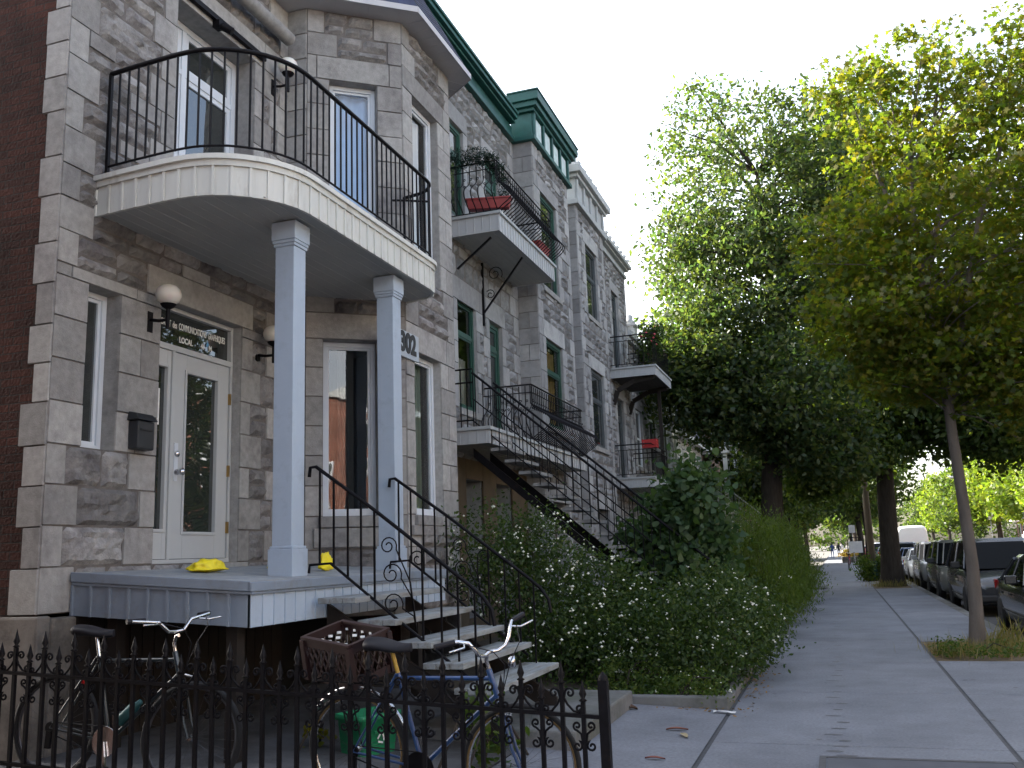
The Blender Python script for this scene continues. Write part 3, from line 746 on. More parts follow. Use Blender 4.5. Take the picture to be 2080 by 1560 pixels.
def bag(x, y, sx, sy, h, label, lean=0):
    w = MB(); rows = []; n, m = 30, 16
    for i in range(m + 1):
        r = []
        for j in range(n + 1):
            a, t = 2 * math.pi * (j % n) / n, math.pi * i / m
            d = V(math.sin(t) * math.cos(a), math.sin(t) * math.sin(a), math.cos(t))
            q = 1 + .30 * noise.noise(d * 1.7 + V(x * 3, y, 0)) + .16 * noise.noise(d * 4.5 + V(y, x, 3)) + .05 * abs(noise.noise(d * 11))
            r.append((x + d.x * q * sx / 2, y + d.y * q * sy / 2, pz(x) + .004 + max(0, (d.z * (.8 if d.z > 0 else .3) * q + .3)) * h / 1.1))
        rows.append(r)
    w.grid(rows)
    return single(w, 'plastic_bag', m_yellow, label, 'bag', (x, y, pz(x)), 'yellow delivery bags on the porch')
bag(-5.35, 7.05, .26, .42, .11, 'crumpled yellow plastic bag lying in front of the door')
bag(-5.2, 8.0, .22, .36, .09, 'flat yellow plastic bag lying left of the near column base')
b = bag(-4.82, 8.22, .06, .26, .17, 'yellow plastic bag standing behind the near step handrail', .5)
# ------------------------------------------------------------------ iron fence
FA, FB = V(-1.34, 5.36, 0), V(-6.05, 5.14, 0)
def fz(x): return .70 + .058 * (-1.4 - x)
FN = thing('iron_fence', 'black wrought iron fence with spear tips and scrolls in front of the bicycles', 'fence', (-3.7, 5.25, 0))
fd = (FB - FA).normalized(); FL = (FB - FA).length
def fp(s, z): p = FA + fd * s; return V(p.x, p.y, z)
w = MB(); w.bar(fp(0, fz(FA.x)), fp(FL, fz(FB.x)), .03, .022); w.build('top_rail', m_iron, FN)
w = MB(); w.bar(fp(0, fz(FA.x) - .60), fp(FL, fz(FB.x) - .60), .03, .022); w.build('bottom_rail', m_iron, FN)
w = MB(); p = FA; w.box(p.x - .027, p.x + .027, p.y - .027, p.y + .027, -.02, .90); w.lathe([(.03, .9), (.028, .92), (0, .95)], (p.x, p.y, 0), 8); w.build('post', m_iron, FN)
def picket(s, tall):
    p = fp(s, 0); z = fz(p.x); w = MB(); a = .0118
    h = .17 if tall else .075
    w.box(p.x - a, p.x + a, p.y - a, p.y + a, z - .66, z + h)
    t = z + h
    w.lathe([(.011, t), (.026, t + .008), (.011, t + .02), (.023, t + .045), (.015, t + .07), (0, t + .13)], (p.x, p.y, 0), 8)
    return w.build('picket', m_iron, FN)
def lyre(s):
    p = fp(s, 0); z = fz(p.x); w = MB()
    for sg_ in (-1, 1):
        ax = fd * sg_
        top = scroll(p + Z * (z + .118) + ax * .047, .03, math.pi, 1.2, ax, n=14, dirn=-1)
        bot = scroll(p + Z * (z + .03) + ax * .098, .022, 0, 1.1, ax, n=12, dirn=1)
        mid = [p + ax * .012 + Z * (z + .09), p + ax * .03 + Z * (z + .055), p + ax * .065 + Z * (z + .018), p + ax * .1 + Z * (z + .01)]
        w.tube(top[::-1] + mid + bot, .0075, 5)
    return w.build('scroll', m_iron, FN)
def under(s):
    p = fp(s, 0); z = fz(p.x); w = MB()
    for sg_ in (-1, 1):
        ax = fd * sg_
        a = scroll(p + Z * (z - .055) + ax * .04, .026, -math.pi / 2, 1.2, ax, n=12, dirn=1)
        b = scroll(p + Z * (z - .165) + ax * .042, .03, math.pi * .6, 1.25, ax, n=14, dirn=1)
        w.tube(a[::-1] + [p + ax * .018 + Z * (z - .1)] + [p + ax * .012 + Z * (z - .14)] + b, .007, 5)
    return w.build('scroll', m_iron, FN)
n = int(FL / .1225)
for i in range(1, n):
    s = i * .1225; tall = i % 2 == 0
    picket(s, tall)
    if tall: lyre(s)
    else: under(s)

# ------------------------------------------------------------------ bicycles
m_tyre = M('tyre_rubber', (.016, .016, .017), .8, nv=.2)
m_gum = M('gum_tyre_wall', (.16, .10, .04), .8, nv=.15)
m_rub = M('black_saddle_vinyl', (.012, .012, .016), .5, nv=.15, spec=.2)
m_frameb = M('blue_bicycle_paint', (.02, .06, .17), .3, nv=.1, spec=.6, coat=.3)
m_framed = M('dark_teal_bicycle_paint', (.012, .022, .028), .3, nv=.1, spec=.6, coat=.3)
m_ochre = M('worn_yellow_tube', (.42, .25, .04), .45, nv=.2)
m_rimd = M('dull_rim_metal', (.10, .10, .11), .45, metal=.8, nv=.2)
def bicycle(label, rear, front, lean, fm, side, steer=0, upright=False, rack=False, dark=False, bar=None, sc=1):
    a, b = Vector(rear), Vector(front); d = (b - a); yaw = math.atan2(d.y, d.x)
    T = thing('bicycle', label, 'bicycle', a, None, local=True)
    T.scale = (sc, sc, sc); T.rotation_mode = 'XYZ'; T.rotation_euler = (lean, -math.atan2(d.z, math.hypot(d.x, d.y)), yaw)
    Rw = .335; r = .335; WB_ = 1.06
    Y = V(0, 1, 0)
    def wheel(cx, cz, ang, px=None):
        Mx = Matrix.Translation((cx, 0, cz)) @ Matrix.Rotation(ang, 4, V(-.28, 0, .96))
        def ring(rr, tt, n=40, m=8, name='', mt=None, par=None):
            w = MB(); w.tube([Mx @ V(rr * math.cos(2 * math.pi * i / n), 0, rr * math.sin(2 * math.pi * i / n)) for i in range(n)], tt, m, closed=True)
            return w.build(name, mt, par)
        w = MB(); c0, c1 = Mx @ V(0, -.03, 0), Mx @ V(0, .03, 0); w.tube([c0, c1], .017, 10)
        wh = w.build('wheel', m_steel, T)
        ring(.325, .021 if dark else .017, name='tyre', mt=m_tyre, par=wh)
        if side: ring(.309, .0125, name='tyre_wall', mt=side, par=wh)
        ring(.301, .0085, name='rim', mt=m_rimd if dark else m_steel, par=wh)
        w = MB()
        for i in range(28):
            t = 2 * math.pi * i / 28; t2 = t + (.35 if i % 4 < 2 else -.35); sd = .022 if i % 2 else -.022
            w.tube([Mx @ V(.018 * math.cos(t2), sd, .018 * math.sin(t2)), Mx @ V(.296 * math.cos(t), 0, .296 * math.sin(t))], .0010, 3, cap=False)
        w.build('spokes', m_rimd, wh)
        return wh
    wheel(0, r, 0); wheel(WB_, r, steer)
    BB = V(.44, 0, .275); ST = V(.285, 0, .80); HT = V(.885, 0, .835); HB = V(.93, 0, .70)
    w = MB()
    w.tube([BB, ST], .0145, 8); w.tube([ST - V(-.01, 0, .03), HT - V(0, 0, .03)], .0135, 8); w.tube([HB + V(-.005, 0, .02), BB], .015, 8); w.tube([HT + V(-.01, 0, .02), HB], .018, 10)
    for sd in (-1, 1):
        w.tube([BB + Y * .03 * sd, V(0, .05 * sd, r)], .008, 6); w.tube([ST + Y * .02 * sd, V(0, .05 * sd, r)], .007, 6)
    w.build('frame', fm, T)
    w = MB(); w.tube([ST, V(.245, 0, .935)], .0128, 8); w.build('seat_post', m_ochre if rack else m_steel, T)
    # saddle
    w = MB(); rows = []
    for i in range(13):
        t = i / 12; x = .09 + .29 * t; hw = .085 * (1 - t) ** .7 + .02 + .012 * math.sin(t * 3); zc = .955 + .02 * (1 - t) ** 2 + .006 * math.sin(t * 6)
        if t == 0: hw *= .75
        if t == 1: hw *= .6
        rows.append([(x, hw * math.cos(q), zc - .012 + (.038 if math.sin(q) > 0 else .03 * (1 - t) + .012) * math.sin(q)) for q in [2 * math.pi * j / 14 for j in range(15)]])
    w.grid(rows); w.add(rows[0][:-1], [tuple(range(14))]); w.add(rows[-1][:-1], [tuple(range(14))[::-1]]); w.build('saddle', m_rub, T)
    # fork and handlebar turn together
    ax = (HT - HB).normalized(); MS = Matrix.Translation(HB) @ Matrix.Rotation(steer, 4, ax) @ Matrix.Translation(-HB)
    f = lambda *q: MS @ V(*q)
    MB_ = Matrix.Translation(HB) @ Matrix.Rotation(steer if bar is None else bar, 4, ax) @ Matrix.Translation(-HB)
    h_ = lambda *q: MB_ @ V(*q)
    w = MB()
    for sd in (-1, 1):
        w.tube([f(.935, 0, .69), f(.95, .045 * sd, .66), f(1.02, .05 * sd, .43), f(1.06, .05 * sd, .335)], .0095, 7)
    w.build('fork', fm, T)
    w = MB(); w.tube([h_(*HT), h_(.862, 0, .905), h_(.88, 0, .955), h_(.90, 0, .96)], .012, 8)
    for sd in (-1, 1):
        if upright: w.tube([h_(.90, 0, .96), h_(.915, .05 * sd, .955), h_(.93, .10 * sd, .975), h_(.935, .13 * sd, 1.02), h_(.92, .155 * sd, 1.06), h_(.88, .20 * sd, 1.075), h_(.85, .29 * sd, 1.075)], .0112, 8)
        else: w.tube([h_(.87, 0, .98), h_(.875, .06 * sd, .985), h_(.86, .13 * sd, 1.05), h_(.83, .31 * sd, 1.07)], .0115, 8)
    hb = w.build('handlebar', m_steel, T)
    gz = 1.075 if upright else 1.068; gx = 0 if upright else -.035
    for sd in (-1, 1):
        w = MB(); w.tube([h_(.872 + gx, .215 * sd, gz), h_(.842 + gx, .33 * sd, gz + .002)], .0165, 8); w.build('grip', m_rub, hb)
    for sd in (-1, 1):
        w = MB(); w.tube([h_(.895, .17 * sd, gz - .015), h_(.95, .21 * sd, gz - .02), h_(.945, .31 * sd, gz - .015)], .006, 6); w.build('brake_lever', m_steel, hb)
    for sd in (-1, 1):
        w = MB(); w.tube([h_(.94, .19 * sd, gz - .01), h_(1.06, .1 * sd, 1.02), h_(1.05, .02 * sd, .92), f(.96, 0, .74)], .003, 4); w.build('cable', m_rub, hb)
    w = MB(); w.lathe([(.095, -.003), (.098, 0), (.095, .003)], (BB.x, -.045, BB.z), 24, axis=(0, 1, 0)); w.build('chainring', m_steel if not rack else m_iron, T)
    for s_, sd in ((1, -1), (-1, 1)):
        w = MB(); e = BB + V(.075 * s_ * .5, .065 * sd, -.15 * s_); w.bar(BB + Y * .06 * sd, e, .018, .014, up=Y); w.build('crank', m_steel, T)
    for s_, sd in ((1, -1), (-1, 1)):
        e = BB + V(.075 * s_ * .5, .12 * sd, -.15 * s_); w = MB(); w.box(e.x - .045, e.x + .045, e.y - .04, e.y + .04, e.z - .011, e.z + .011); w.build('pedal', m_rub, T)
    w = MB()
    for sg_ in (-1, 1): w.tube([V(0, -.045, r + .035 * sg_), V(BB.x, -.045, BB.z + .095 * sg_)], .004, 4)
    w.lathe([(.036, -.01), (.04, 0), (.03, .012)], (0, -.045, r), 14, axis=(0, 1, 0)); w.box(-.02, .02, -.06, -.04, r - .13, r - .02); w.build('chain', m_iron, T)
    # mudguard / rack
    if rack:
        w = MB(); w.tube([V(.0 + .362 * math.cos(t), 0, r + .362 * math.sin(t)) for t in [rad(20 + 8 * i) for i in range(17)]], .013, 6); w.build('mudguard', m_steel, T)
        w = MB()
        for sd in (-1, 1):
            w.tube([V(.25, .04 * sd, .735), V(-.28, .06 * sd, .735)], .006, 5); w.tube([V(-.1, .06 * sd, .735), V(0, .055 * sd, r)], .005, 5)
        for x in (-.27, -.1, .08): w.tube([V(x, -.06, .735), V(x, .06, .735)], .005, 5)
        w.build('rack', m_iron, T)
        w = MB(); w.box(.93, 1.0, -.03, .03, .60, .615); w.lathe([(.03, 0), (.034, .03), (.0, .032)], f(1.0, 0, .90), 12, axis=(1, 0, 0)); w.build('reflector', m_steel, T)
    else:
        w = MB(); w.lathe([(.036, 0), (.038, .02), (.038, .15), (.02, .17), (.018, .2), (0, .2)], V(.50, 0, .40), 12, axis=(HB - BB)); w.build('bottle', M('teal_bottle', (.03, .1, .1), .4), T)
        w = MB(); w.tube([V(1.0, .05, .72), V(1.045, .0, .70), V(1.0, -.05, .72)], .008, 6); w.build('brake_caliper', m_steel, T)
        w = MB(); w.box(.19, .20, -.03, .03, .62, .68); w.build('reflector', M('red_reflector', (.3, .01, .01), .2), T)
    return T
bicycle('dark bicycle with black saddle and straight chrome handlebar leaning left behind the iron fence', (-5.36, 5.38, .19), (-4.30, 5.42, .14), rad(-3), m_framed, None, rad(8), dark=True, bar=rad(-14), sc=1.06)
bicycle('blue bicycle with gum tyres, upright chrome handlebar and milk crate on its rear rack', (-3.05, 5.60, .075), (-1.94, 5.54, .025), rad(5), m_frameb, m_gum, rad(12), True, True, bar=rad(-28), sc=1.07)
# milk crate with bottles
m_crate = M('maroon_crate_plastic', (.021, .008, .008), .55, nv=.12)
CR = thing('milk_crate', 'maroon plastic milk crate full of bottles on the rear rack of the blue bicycle', 'crate', (-3.18, 5.74, .87), local=True)
CR.rotation_euler = (Matrix.Rotation(rad(15), 3, 'X') @ Matrix.Rotation(rad(68.5), 3, 'Z')).to_euler()
w = MB(); hx, hy, hz = .17, .235, .29; t = .012
for sx in (-1, 1):
    w.box(sx * hx - t / 2, sx * hx + t / 2, -hy, hy, 0, .05); w.box(sx * hx - t / 2, sx * hx + t / 2, -hy, hy, hz - .06, hz)
    w.box(-hx + .006, hx - .006, sx * hy - t / 2, sx * hy + t / 2, 0, .05); w.box(-hx + .006, hx - .006, sx * hy - t / 2, sx * hy + t / 2, hz - .06, hz)
    w.box(sx * hx - .016, sx * hx + .016, -hy - .008, hy + .008, hz - .012, hz + .004); w.box(-hx + .016, hx - .016, sx * hy - .014, sx * hy + .014, hz - .011, hz + .003)
    for sy in (-1, 1): w.box(sx * hx - .02, sx * hx + .02, sy * hy - .02, sy * hy + .02, 0, hz - .02)
    for k in range(9):   # hexagon lattice walls
        for q in (-1, 1):
            u0, u1 = -hy + .47 * k / 9 - .02, -hy + .47 * k / 9 + .07
            w.bar((sx * hx, max(-hy, u0), .05 if q > 0 else .23), (sx * hx, min(hy, u1), .23 if q > 0 else .05), .008, .011)
    for k in range(6):
        for q in (-1, 1):
            u0, u1 = -hx + .34 * k / 6 - .02, -hx + .34 * k / 6 + .07
            w.bar((max(-hx, u0), sx * hy, .05 if q > 0 else .23), (min(hx, u1), sx * hy, .23 if q > 0 else .05), .011, .008)
w.build('basket', m_crate, CR)
w = MB(); w.box(-hx, hx, -hy, hy, .004, .012); w.build('base', m_crate, CR)
m_bott = glassmat('brown_bottle_glass', (.02, .012, .008), 1.5)
nb = 0
Mc = Matrix.Translation((-3.18, 5.74, .87)) @ CR.rotation_euler.to_matrix().to_4x4()
for i in range(4):
    for j in range(5):
        if random.random() < .25: continue
        p = Mc @ V(-.115 + .077 * i, -.165 + .082 * j, .012); nb += 1
        b = MB(); b.lathe([(.03, 0), (.031, .02), (.031, .12), (.014, .18), (.013, .225), (.015, .23)], p, 10)
        o = single(b, 'bottle', m_bott, 'small dark glass bottle with pale cap standing in the maroon milk crate', 'bottle', p, 'bottles in the milk crate')
        ORG[o.name] = Vector(p)
        b = MB(); b.lathe([(.016, .225), (.016, .24), (0, .241)], p, 10); b.build('cap', m_curtw, o)
# recycling bin
BN = thing('recycling_bin', 'bright green plastic recycling bin on the ground behind the blue bicycle', 'bin', (-3.72, 7.0, .10), local=True, rz=rad(-22)); BN.scale = (.8, .8, .92)
m_bin = M('green_bin_plastic', (.015, .20, .085), .5, nv=.1)
w = MB()
def ringr(x, y, z, n=6):
    pts = []; r_ = .05
    for cx, cy, a0 in ((x - r_, y - r_, 0), (-x + r_, y - r_, 90), (-x + r_, -y + r_, 180), (x - r_, -y + r_, 270)):
        for i in range(n): pts.append((cx + r_ * math.cos(rad(a0 + 90 * i / (n - 1))), cy + r_ * math.sin(rad(a0 + 90 * i / (n - 1))), z))
    return pts + pts[:1]
w.grid([ringr(.18, .22, 0), ringr(.2, .25, .3), ringr(.225, .275, .3), ringr(.225, .275, .345), ringr(.205, .255, .345), ringr(.175, .215, .02)])
w.add(ringr(.175, .215, .02)[:-1], [tuple(range(24))]); w.build('tub', m_bin, BN)
w = MB(); w.bar((.215, -.1, .2), (.21, .1, .2), .02, .02); w.build('handle', m_bin, BN)
w = MB()
for a in range(3):
    t = rad(90 + 120 * a); w.bar(V(.200, .045 * math.cos(t), .14 + .045 * math.sin(t)), V(.200, .045 * math.cos(t + 1.6), .14 + .045 * math.sin(t + 1.6)), .004, .016)
w.build('recycling_symbol', m_curtw, BN)
# leaning dark plank on the porch edge, litter
w = MB(); w.tube([(-2.6, 12.2, .09), (-2.5, 12.15, .17), (-2.42, 12.1, .12)], [.05, .07, .02], 7)
single(w, 'paper_cup', M('white_litter', (.7, .7, .7), .7), 'crumpled white paper cup lying under the flowering shrubs', 'litter', (-2.5, 12.1, .1))
w = MB(); rows = [[(-2.42 + .2 * i / 5, 11.9 + .12 * j / 5, .09 + .05 * noise.noise(V(i * .7, j * .8, 3))) for j in range(6)] for i in range(6)]; w.grid(rows)
single(w, 'wrapper', M('pink_wrapper', (.55, .08, .12), .5), 'small red wrapper beside the crumpled white paper cup', 'litter', (-2.4, 11.95, .1))
for i, (x, y, l) in enumerate([(-1.32, 9.72, 'white paper scrap at the corner of the garden bed kerb'), (-2.45, 9.8, 'white paper scrap against the bed kerb near the iron fence post')]):
    w = MB(); rows = [[(x + .22 * a / 5, y + .07 * b / 4 + .02 * math.sin(a), .012 + yard_z(x) + .03 * abs(noise.noise(V(a * .6 + i, b * .7, i)))) for b in range(5)] for a in range(6)]; w.grid(rows)
    single(w, 'paper_scrap', M('paper_litter', (.6, .6, .6), .8), l, 'litter', (x, y, 0))
def deadleaf(x, y, s, rz, label, c):
    w = MB(); pts = []
    for i in range(9):
        t = i / 8; hw = s * .16 * math.sin(math.pi * t) ** .8
        q = [V(-s / 2 + s * t, hw * k, .008 + .06 * s * (k * k) + .04 * s * math.sin(t * 4)) for k in (-1, 0, 1)]
        pts.append([Matrix.Rotation(rz, 4, 'Z') @ p + V(x, y, yard_z(x)) for p in q])
    w.grid(pts); return single(w, 'dead_leaf', M('dead_leaf', c, .8), label, 'leaf', (x, y, 0))
deadleaf(-1.52, 8.75, .2, .3, 'brown curled dead leaf on the yard slab between fence and sidewalk', (.2, .07, .04))
deadleaf(-1.42, 8.5, .18, -1.1, 'pale dry stalk-like leaf beside the brown curled leaf', (.35, .28, .16))
deadleaf(-1.5, 7.55, .16, .1, 'small reddish dead leaf near the bottom of the fence post', (.2, .06, .04))
deadleaf(-2.2, 9.7, .32, -.5, 'dark brown dead twig with leaves by the bed kerb', (.09, .045, .025))
# metal grate in the walk
GT = thing('metal_hatch', 'flat grey metal hatch plate set into the sidewalk', 'hatch', (.4, 7.2, .004))
w = MB(); w.box(-.22, 1.05, 6.5, 7.86, -.03, .006); w.build('plate', M('grey_hatch_steel', (.075, .078, .095), .55, nv=.2), GT, bevel=.003)
w = MB()
for a, b, c, d in ((-.28, -.23, 6.45, 7.92), (1.06, 1.11, 6.45, 7.92), (-.23, 1.06, 7.87, 7.92)): w.box(a, b, c, d, -.03, .008)
w.build('rim', m_joint, GT)
# ------------------------------------------------------------------ house with green cornice
H2 = thing('stone_house', 'grey stone row house with green cornice and green window frames', 'house', (-6, 17, 0))
w = MB()
C2, A2 = .10, .035
y0 = 12.62
o2 = [(2.10, 3.02, 4.20, 6.22), (3.74, 4.46, 3.67, 6.16), (1.95, 2.60, 7.75, 9.56), (3.76, 4.62, 7.42, 9.62), (2.2, 3.0, .6, 2.95, .6), (3.7, 4.6, .3, 2.95, .6)]
W2 = stone_wall(w, (-6, y0), (0, 1), 5.58, 0, 10.62, o2, cell=C2, amp=A2, ch=.36)
stone_wall(w, (-6, 18.2), (1, 0), .45, 0, 10.62, [], cell=C2, ends=(0, 1), ch=.36)
o2b = [(.47, 1.73, 7.42, 9.62), (.47, 1.75, 4.30, 6.25), (.5, 1.7, .7, 2.7, .4)]
W2b = stone_wall(w, (-5.55, 18.2), (0, 1), 2.85, 0, 10.62, o2b, cell=C2, amp=A2, ch=.36)
stone_wall(w, (-5.55, 21.05), (-1, 0), .45, 0, 10.62, [], cell=.2, ch=.36)
stone_wall(w, (-6, 21.05), (0, 1), .8, 0, 10.62, [], cell=.15, ch=.36)
w.build('wall', [m_stone2, m_rock2, m_mortar], H2)
w = MB(); w.prism([(-16, 12.92), (-6.7, 12.92), (-6.7, 21.84), (-16, 21.84)], 0, 10.9); w.build('core_wall', m_brick, H2)
for wf, o, kw in ((W2, o2[0], dict(hs=(5.58,), fm=m_greenw, sill=.06, clear=True, curtain=[(2.2, 2.95, 4.3, 5.2)], cmat=m_curtw)), (W2, o2[2], dict(hs=(9.0,), fm=m_greenw)), (W2b, o2b[0], dict(hs=(8.9,), fm=m_greenw, sill=.1)), (W2b, o2b[1], dict(hs=(5.55,), fm=m_greenw, sill=.1, clear=True, curtain=[(1.2, 1.65, 4.4, 6.1)], cmat=M('ochre_curtain', (.4, .28, .1), .8)))):
    fm = kw.pop('fm'); window(H2, wf, o, fm, rec=.05, fw=.075, **kw)
window(H2, W2, o2[1], m_greenw, rec=.07, fw=.08, hs=(5.62,), name='door', inner=.07)
window(H2, W2, o2[3], m_greenw, rec=.07, fw=.08, hs=(9.1,), name='door', inner=.07)
w = MB(); w.wbox(W2, 2.2, 3.0, .6, 2.95, -.56, -.5); w.wbox(W2, 3.7, 4.6, .3, 2.95, -.56, -.5); w.wbox(W2b, .5, 1.7, .7, 2.7, -.36, -.3); w.build('basement_door', M('brown_basement_door', (.06, .045, .03), .7), H2)
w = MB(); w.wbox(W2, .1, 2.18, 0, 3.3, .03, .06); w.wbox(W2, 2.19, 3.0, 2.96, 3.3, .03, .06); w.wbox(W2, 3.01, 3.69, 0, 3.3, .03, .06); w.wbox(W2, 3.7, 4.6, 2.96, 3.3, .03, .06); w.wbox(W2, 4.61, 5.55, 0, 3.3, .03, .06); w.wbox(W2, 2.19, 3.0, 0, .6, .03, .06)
w.build('basement_shade_panel', M('basement_shade_brown', (.085, .06, .035), .85, nv=.25, ns=4), H2)  # added panels, deep shade under the landing put into their brown
# green cornice
w = MB()
w.box(-6.0, -5.88, 12.62, 18.06, 10.60, 10.70); w.box(-6.0, -5.95, 12.62, 18.09, 10.70, 10.97)
w.box(-6.0, -5.82, 12.62, 17.97, 10.97, 11.02); w.box(-6.0, -5.74, 12.62, 17.9, 11.02, 11.10); w.box(-6, -5.70, 12.62, 17.86, 11.10, 11.16)
w.box(-6.0, -5.43, 18.08, 21.17, 10.60, 10.70); w.box(-6, -5.50, 18.15, 21.10, 10.70, 11.26)
w.box(-6, -5.42, 18.07, 21.18, 11.26, 11.34); w.box(-6, -5.34, 17.99, 21.26, 11.34, 11.46); w.box(-6, -5.28, 17.93, 21.32, 11.46, 11.66)
w.box(-6, -5.26, 17.91, 21.34, 11.66, 11.70)
for i in range(5): w.box(-5.50, -5.44, 18.17 + i * .68, 18.27 + i * .68, 10.70, 11.26)
w.build('cornice', m_green, H2, bevel=.01)
w = MB()
for i in range(4): w.box(-5.50, -5.485, 18.33 + i * .68, 18.79 + i * .68, 10.76, 11.2)
w.build('frieze_panel', M('pale_frieze_paint', (.42, .5, .5), .6, nv=.3, ns=3), H2)
# upper balcony with scrolled railing
m_siding = M('white_grey_cladding', (.36, .375, .39), .5, nv=.07, ns=3, c2=(.3, .3, .3), t2=.68, s2=3, stretch=(2, 2, .6))
def box_balcony(name, label, x1, ya, yb, zt, th, rails=True, xw=-6.0, m_=None, ceil=None):
    B = thing(name, label, 'balcony', (xw, (ya + yb) / 2, zt))
    w = MB(); w.box(xw, x1 - .02, ya + .02, yb - .02, zt - .05, zt - .004); w.build('deck', m_floor, B)
    w = MB(); w.box(xw, x1 - .02, ya + .02, yb - .02, zt - th + .02, zt - th + .03)
    x = xw + .1
    while x < x1 - .05: w.box(x, x + .009, ya + .03, yb - .03, zt - th + .014, zt - th + .02); x += .13
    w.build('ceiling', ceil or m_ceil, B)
    w = MB(); w.box(x1 - .02, x1, ya, yb, zt - th, zt - .05); w.box(xw, x1 - .02, ya, ya + .02, zt - th, zt - .05); w.box(xw, x1 - .02, yb - .02, yb, zt - th, zt - .05)
    y = ya
    while y < yb: w.box(x1, x1 + .01, y, y + .012, zt - th, zt - .05); y += .15
    x = xw
    while x < x1: w.box(x, x + .012, ya - .01, ya, zt - th, zt - .05); x += .15
    w.build('fascia', m_ or m_siding, B)
    w = MB(); w.box(xw, x1 + .04, ya - .04, ya + .02, zt - .05, zt); w.box(x1 - .02, x1 + .04, ya + .02, yb + .04, zt - .05, zt); w.box(xw, x1 - .02, yb - .02, yb + .04, zt - .05, zt); w.build('edge_board', m_grime, B)
    return B
def belly_rail(B, x1, ya, yb, zb, h, xw=-6, bulge=.28, name='railing'):
    path = [(xw, ya), (x1, ya), (x1, yb), (xw, yb)]
    r = MB(); r.tube([(a, b, zb + h) for a, b in path], .017, 6); r.tube([(a, b, zb + h * .86) for a, b in path], .010, 5); r.tube([(a, b, zb + .05) for a, b in path], .012, 5)
    o = r.build(name, m_iron, B)
    def prof(t): return bulge * math.sin(math.pi * min(1, max(0, (.62 - t) / .62))) ** 1.3 * (1 if t < .62 else 0) - .02 * (t > .62)
    sides = [((xw + .1, ya), (x1, ya), V(0, -1, 0)), ((x1, ya), (x1, yb), V(1, 0, 0))]
    proto = {}
    for si, (p, q, nn) in enumerate(sides):
        p, q = V(*p, 0), V(*q, 0); L_ = (q - p).length; k = max(2, int(L_ / .115)); d = (q - p).normalized()
        for i in range(k + 1):
            P_ = p + d * (L_ * i / k)
            if si not in proto:
                b = MB(); b.tube([P_ + nn * prof(j / 12) + Z * (zb + .05 + (h - .07) * j / 12) for j in range(13)], .0105, 5)
                c_ = scroll(P_ + Z * (zb + h * .72) + d * .032, .03, math.pi, 1.1, d, n=10); b.tube(c_, .007, 4)
                c_ = scroll(P_ + Z * (zb + h * .58) + d * .035, .028, math.pi, 1.1, d, n=10, dirn=-1); b.tube(c_, .007, 4)
                proto[si] = (b.build('baluster', m_iron, o), P_)
            else:
                c = proto[si][0].copy(); col.objects.link(c); c.parent = o; c.location = P_ - proto[si][1]
    return o
B2 = box_balcony('balcony', 'grey clad balcony with scrolled belly railing and red planters under the green cornice', -5.08, 14.52, 17.95, 7.6, .36)
belly_rail(B2, -5.12, 14.58, 17.9, 7.6, .98, bulge=.3)
for yy in (16.0,):
    BR = MB(); BR.box(-5.99, -5.95, yy - .02, yy + .02, 5.95, 7.2); BR.bar((-5.96, yy, 6.2), (-5.15, yy, 7.2), .035, .03)
    s = scroll((-5.72, yy, 6.95), .16, -.6, 1.5, X, n=24); BR.tube(s, .009, 5); s = scroll((-5.82, yy, 6.55), .10, 2.4, 1.3, X, n=20, dirn=-1); BR.tube(s, .009, 5)
    BR.build('bracket', m_iron, B2)
BR = MB(); BR.bar((-5.96, 14.7, 6.7), (-5.3, 14.7, 7.2), .035, .03); BR.build('bracket', m_iron, B2)
def planter(loc, rz, L_, label):
    P = thing('planter_box', label, 'planter', loc, 'red planters on the balcony railing', local=True, rz=rz)
    w = MB(); a, b, h = L_ / 2, .1, .19
    w.hexa([(-a * .9, -b * .75, 0), (a * .9, -b * .75, 0), (a * .9, b * .75, 0), (-a * .9, b * .75, 0), (-a, -b, h), (a, -b, h), (a, b, h), (-a, b, h)]); w.build('trough', m_terra, P, bevel=.01)
    w = MB(); w.box(-a - .012, a + .012, -b - .012, b + .012, h - .02, h + .01); w.build('rim', m_terra, P, bevel=.005)
    w = MB(); w.box(-a + .02, a - .02, -b + .02, b - .02, h + .01, h + .02); w.build('soil', M('potting_soil', (.04, .03, .02), .95), P)
    return P
planter((-5.32, 14.70, 7.72), rad(14), .80, 'long red planter box on the near side of the upper balcony')
planter((-5.22, 17.45, 7.70), rad(90), .7, 'small red planter box at the far end of the upper balcony')
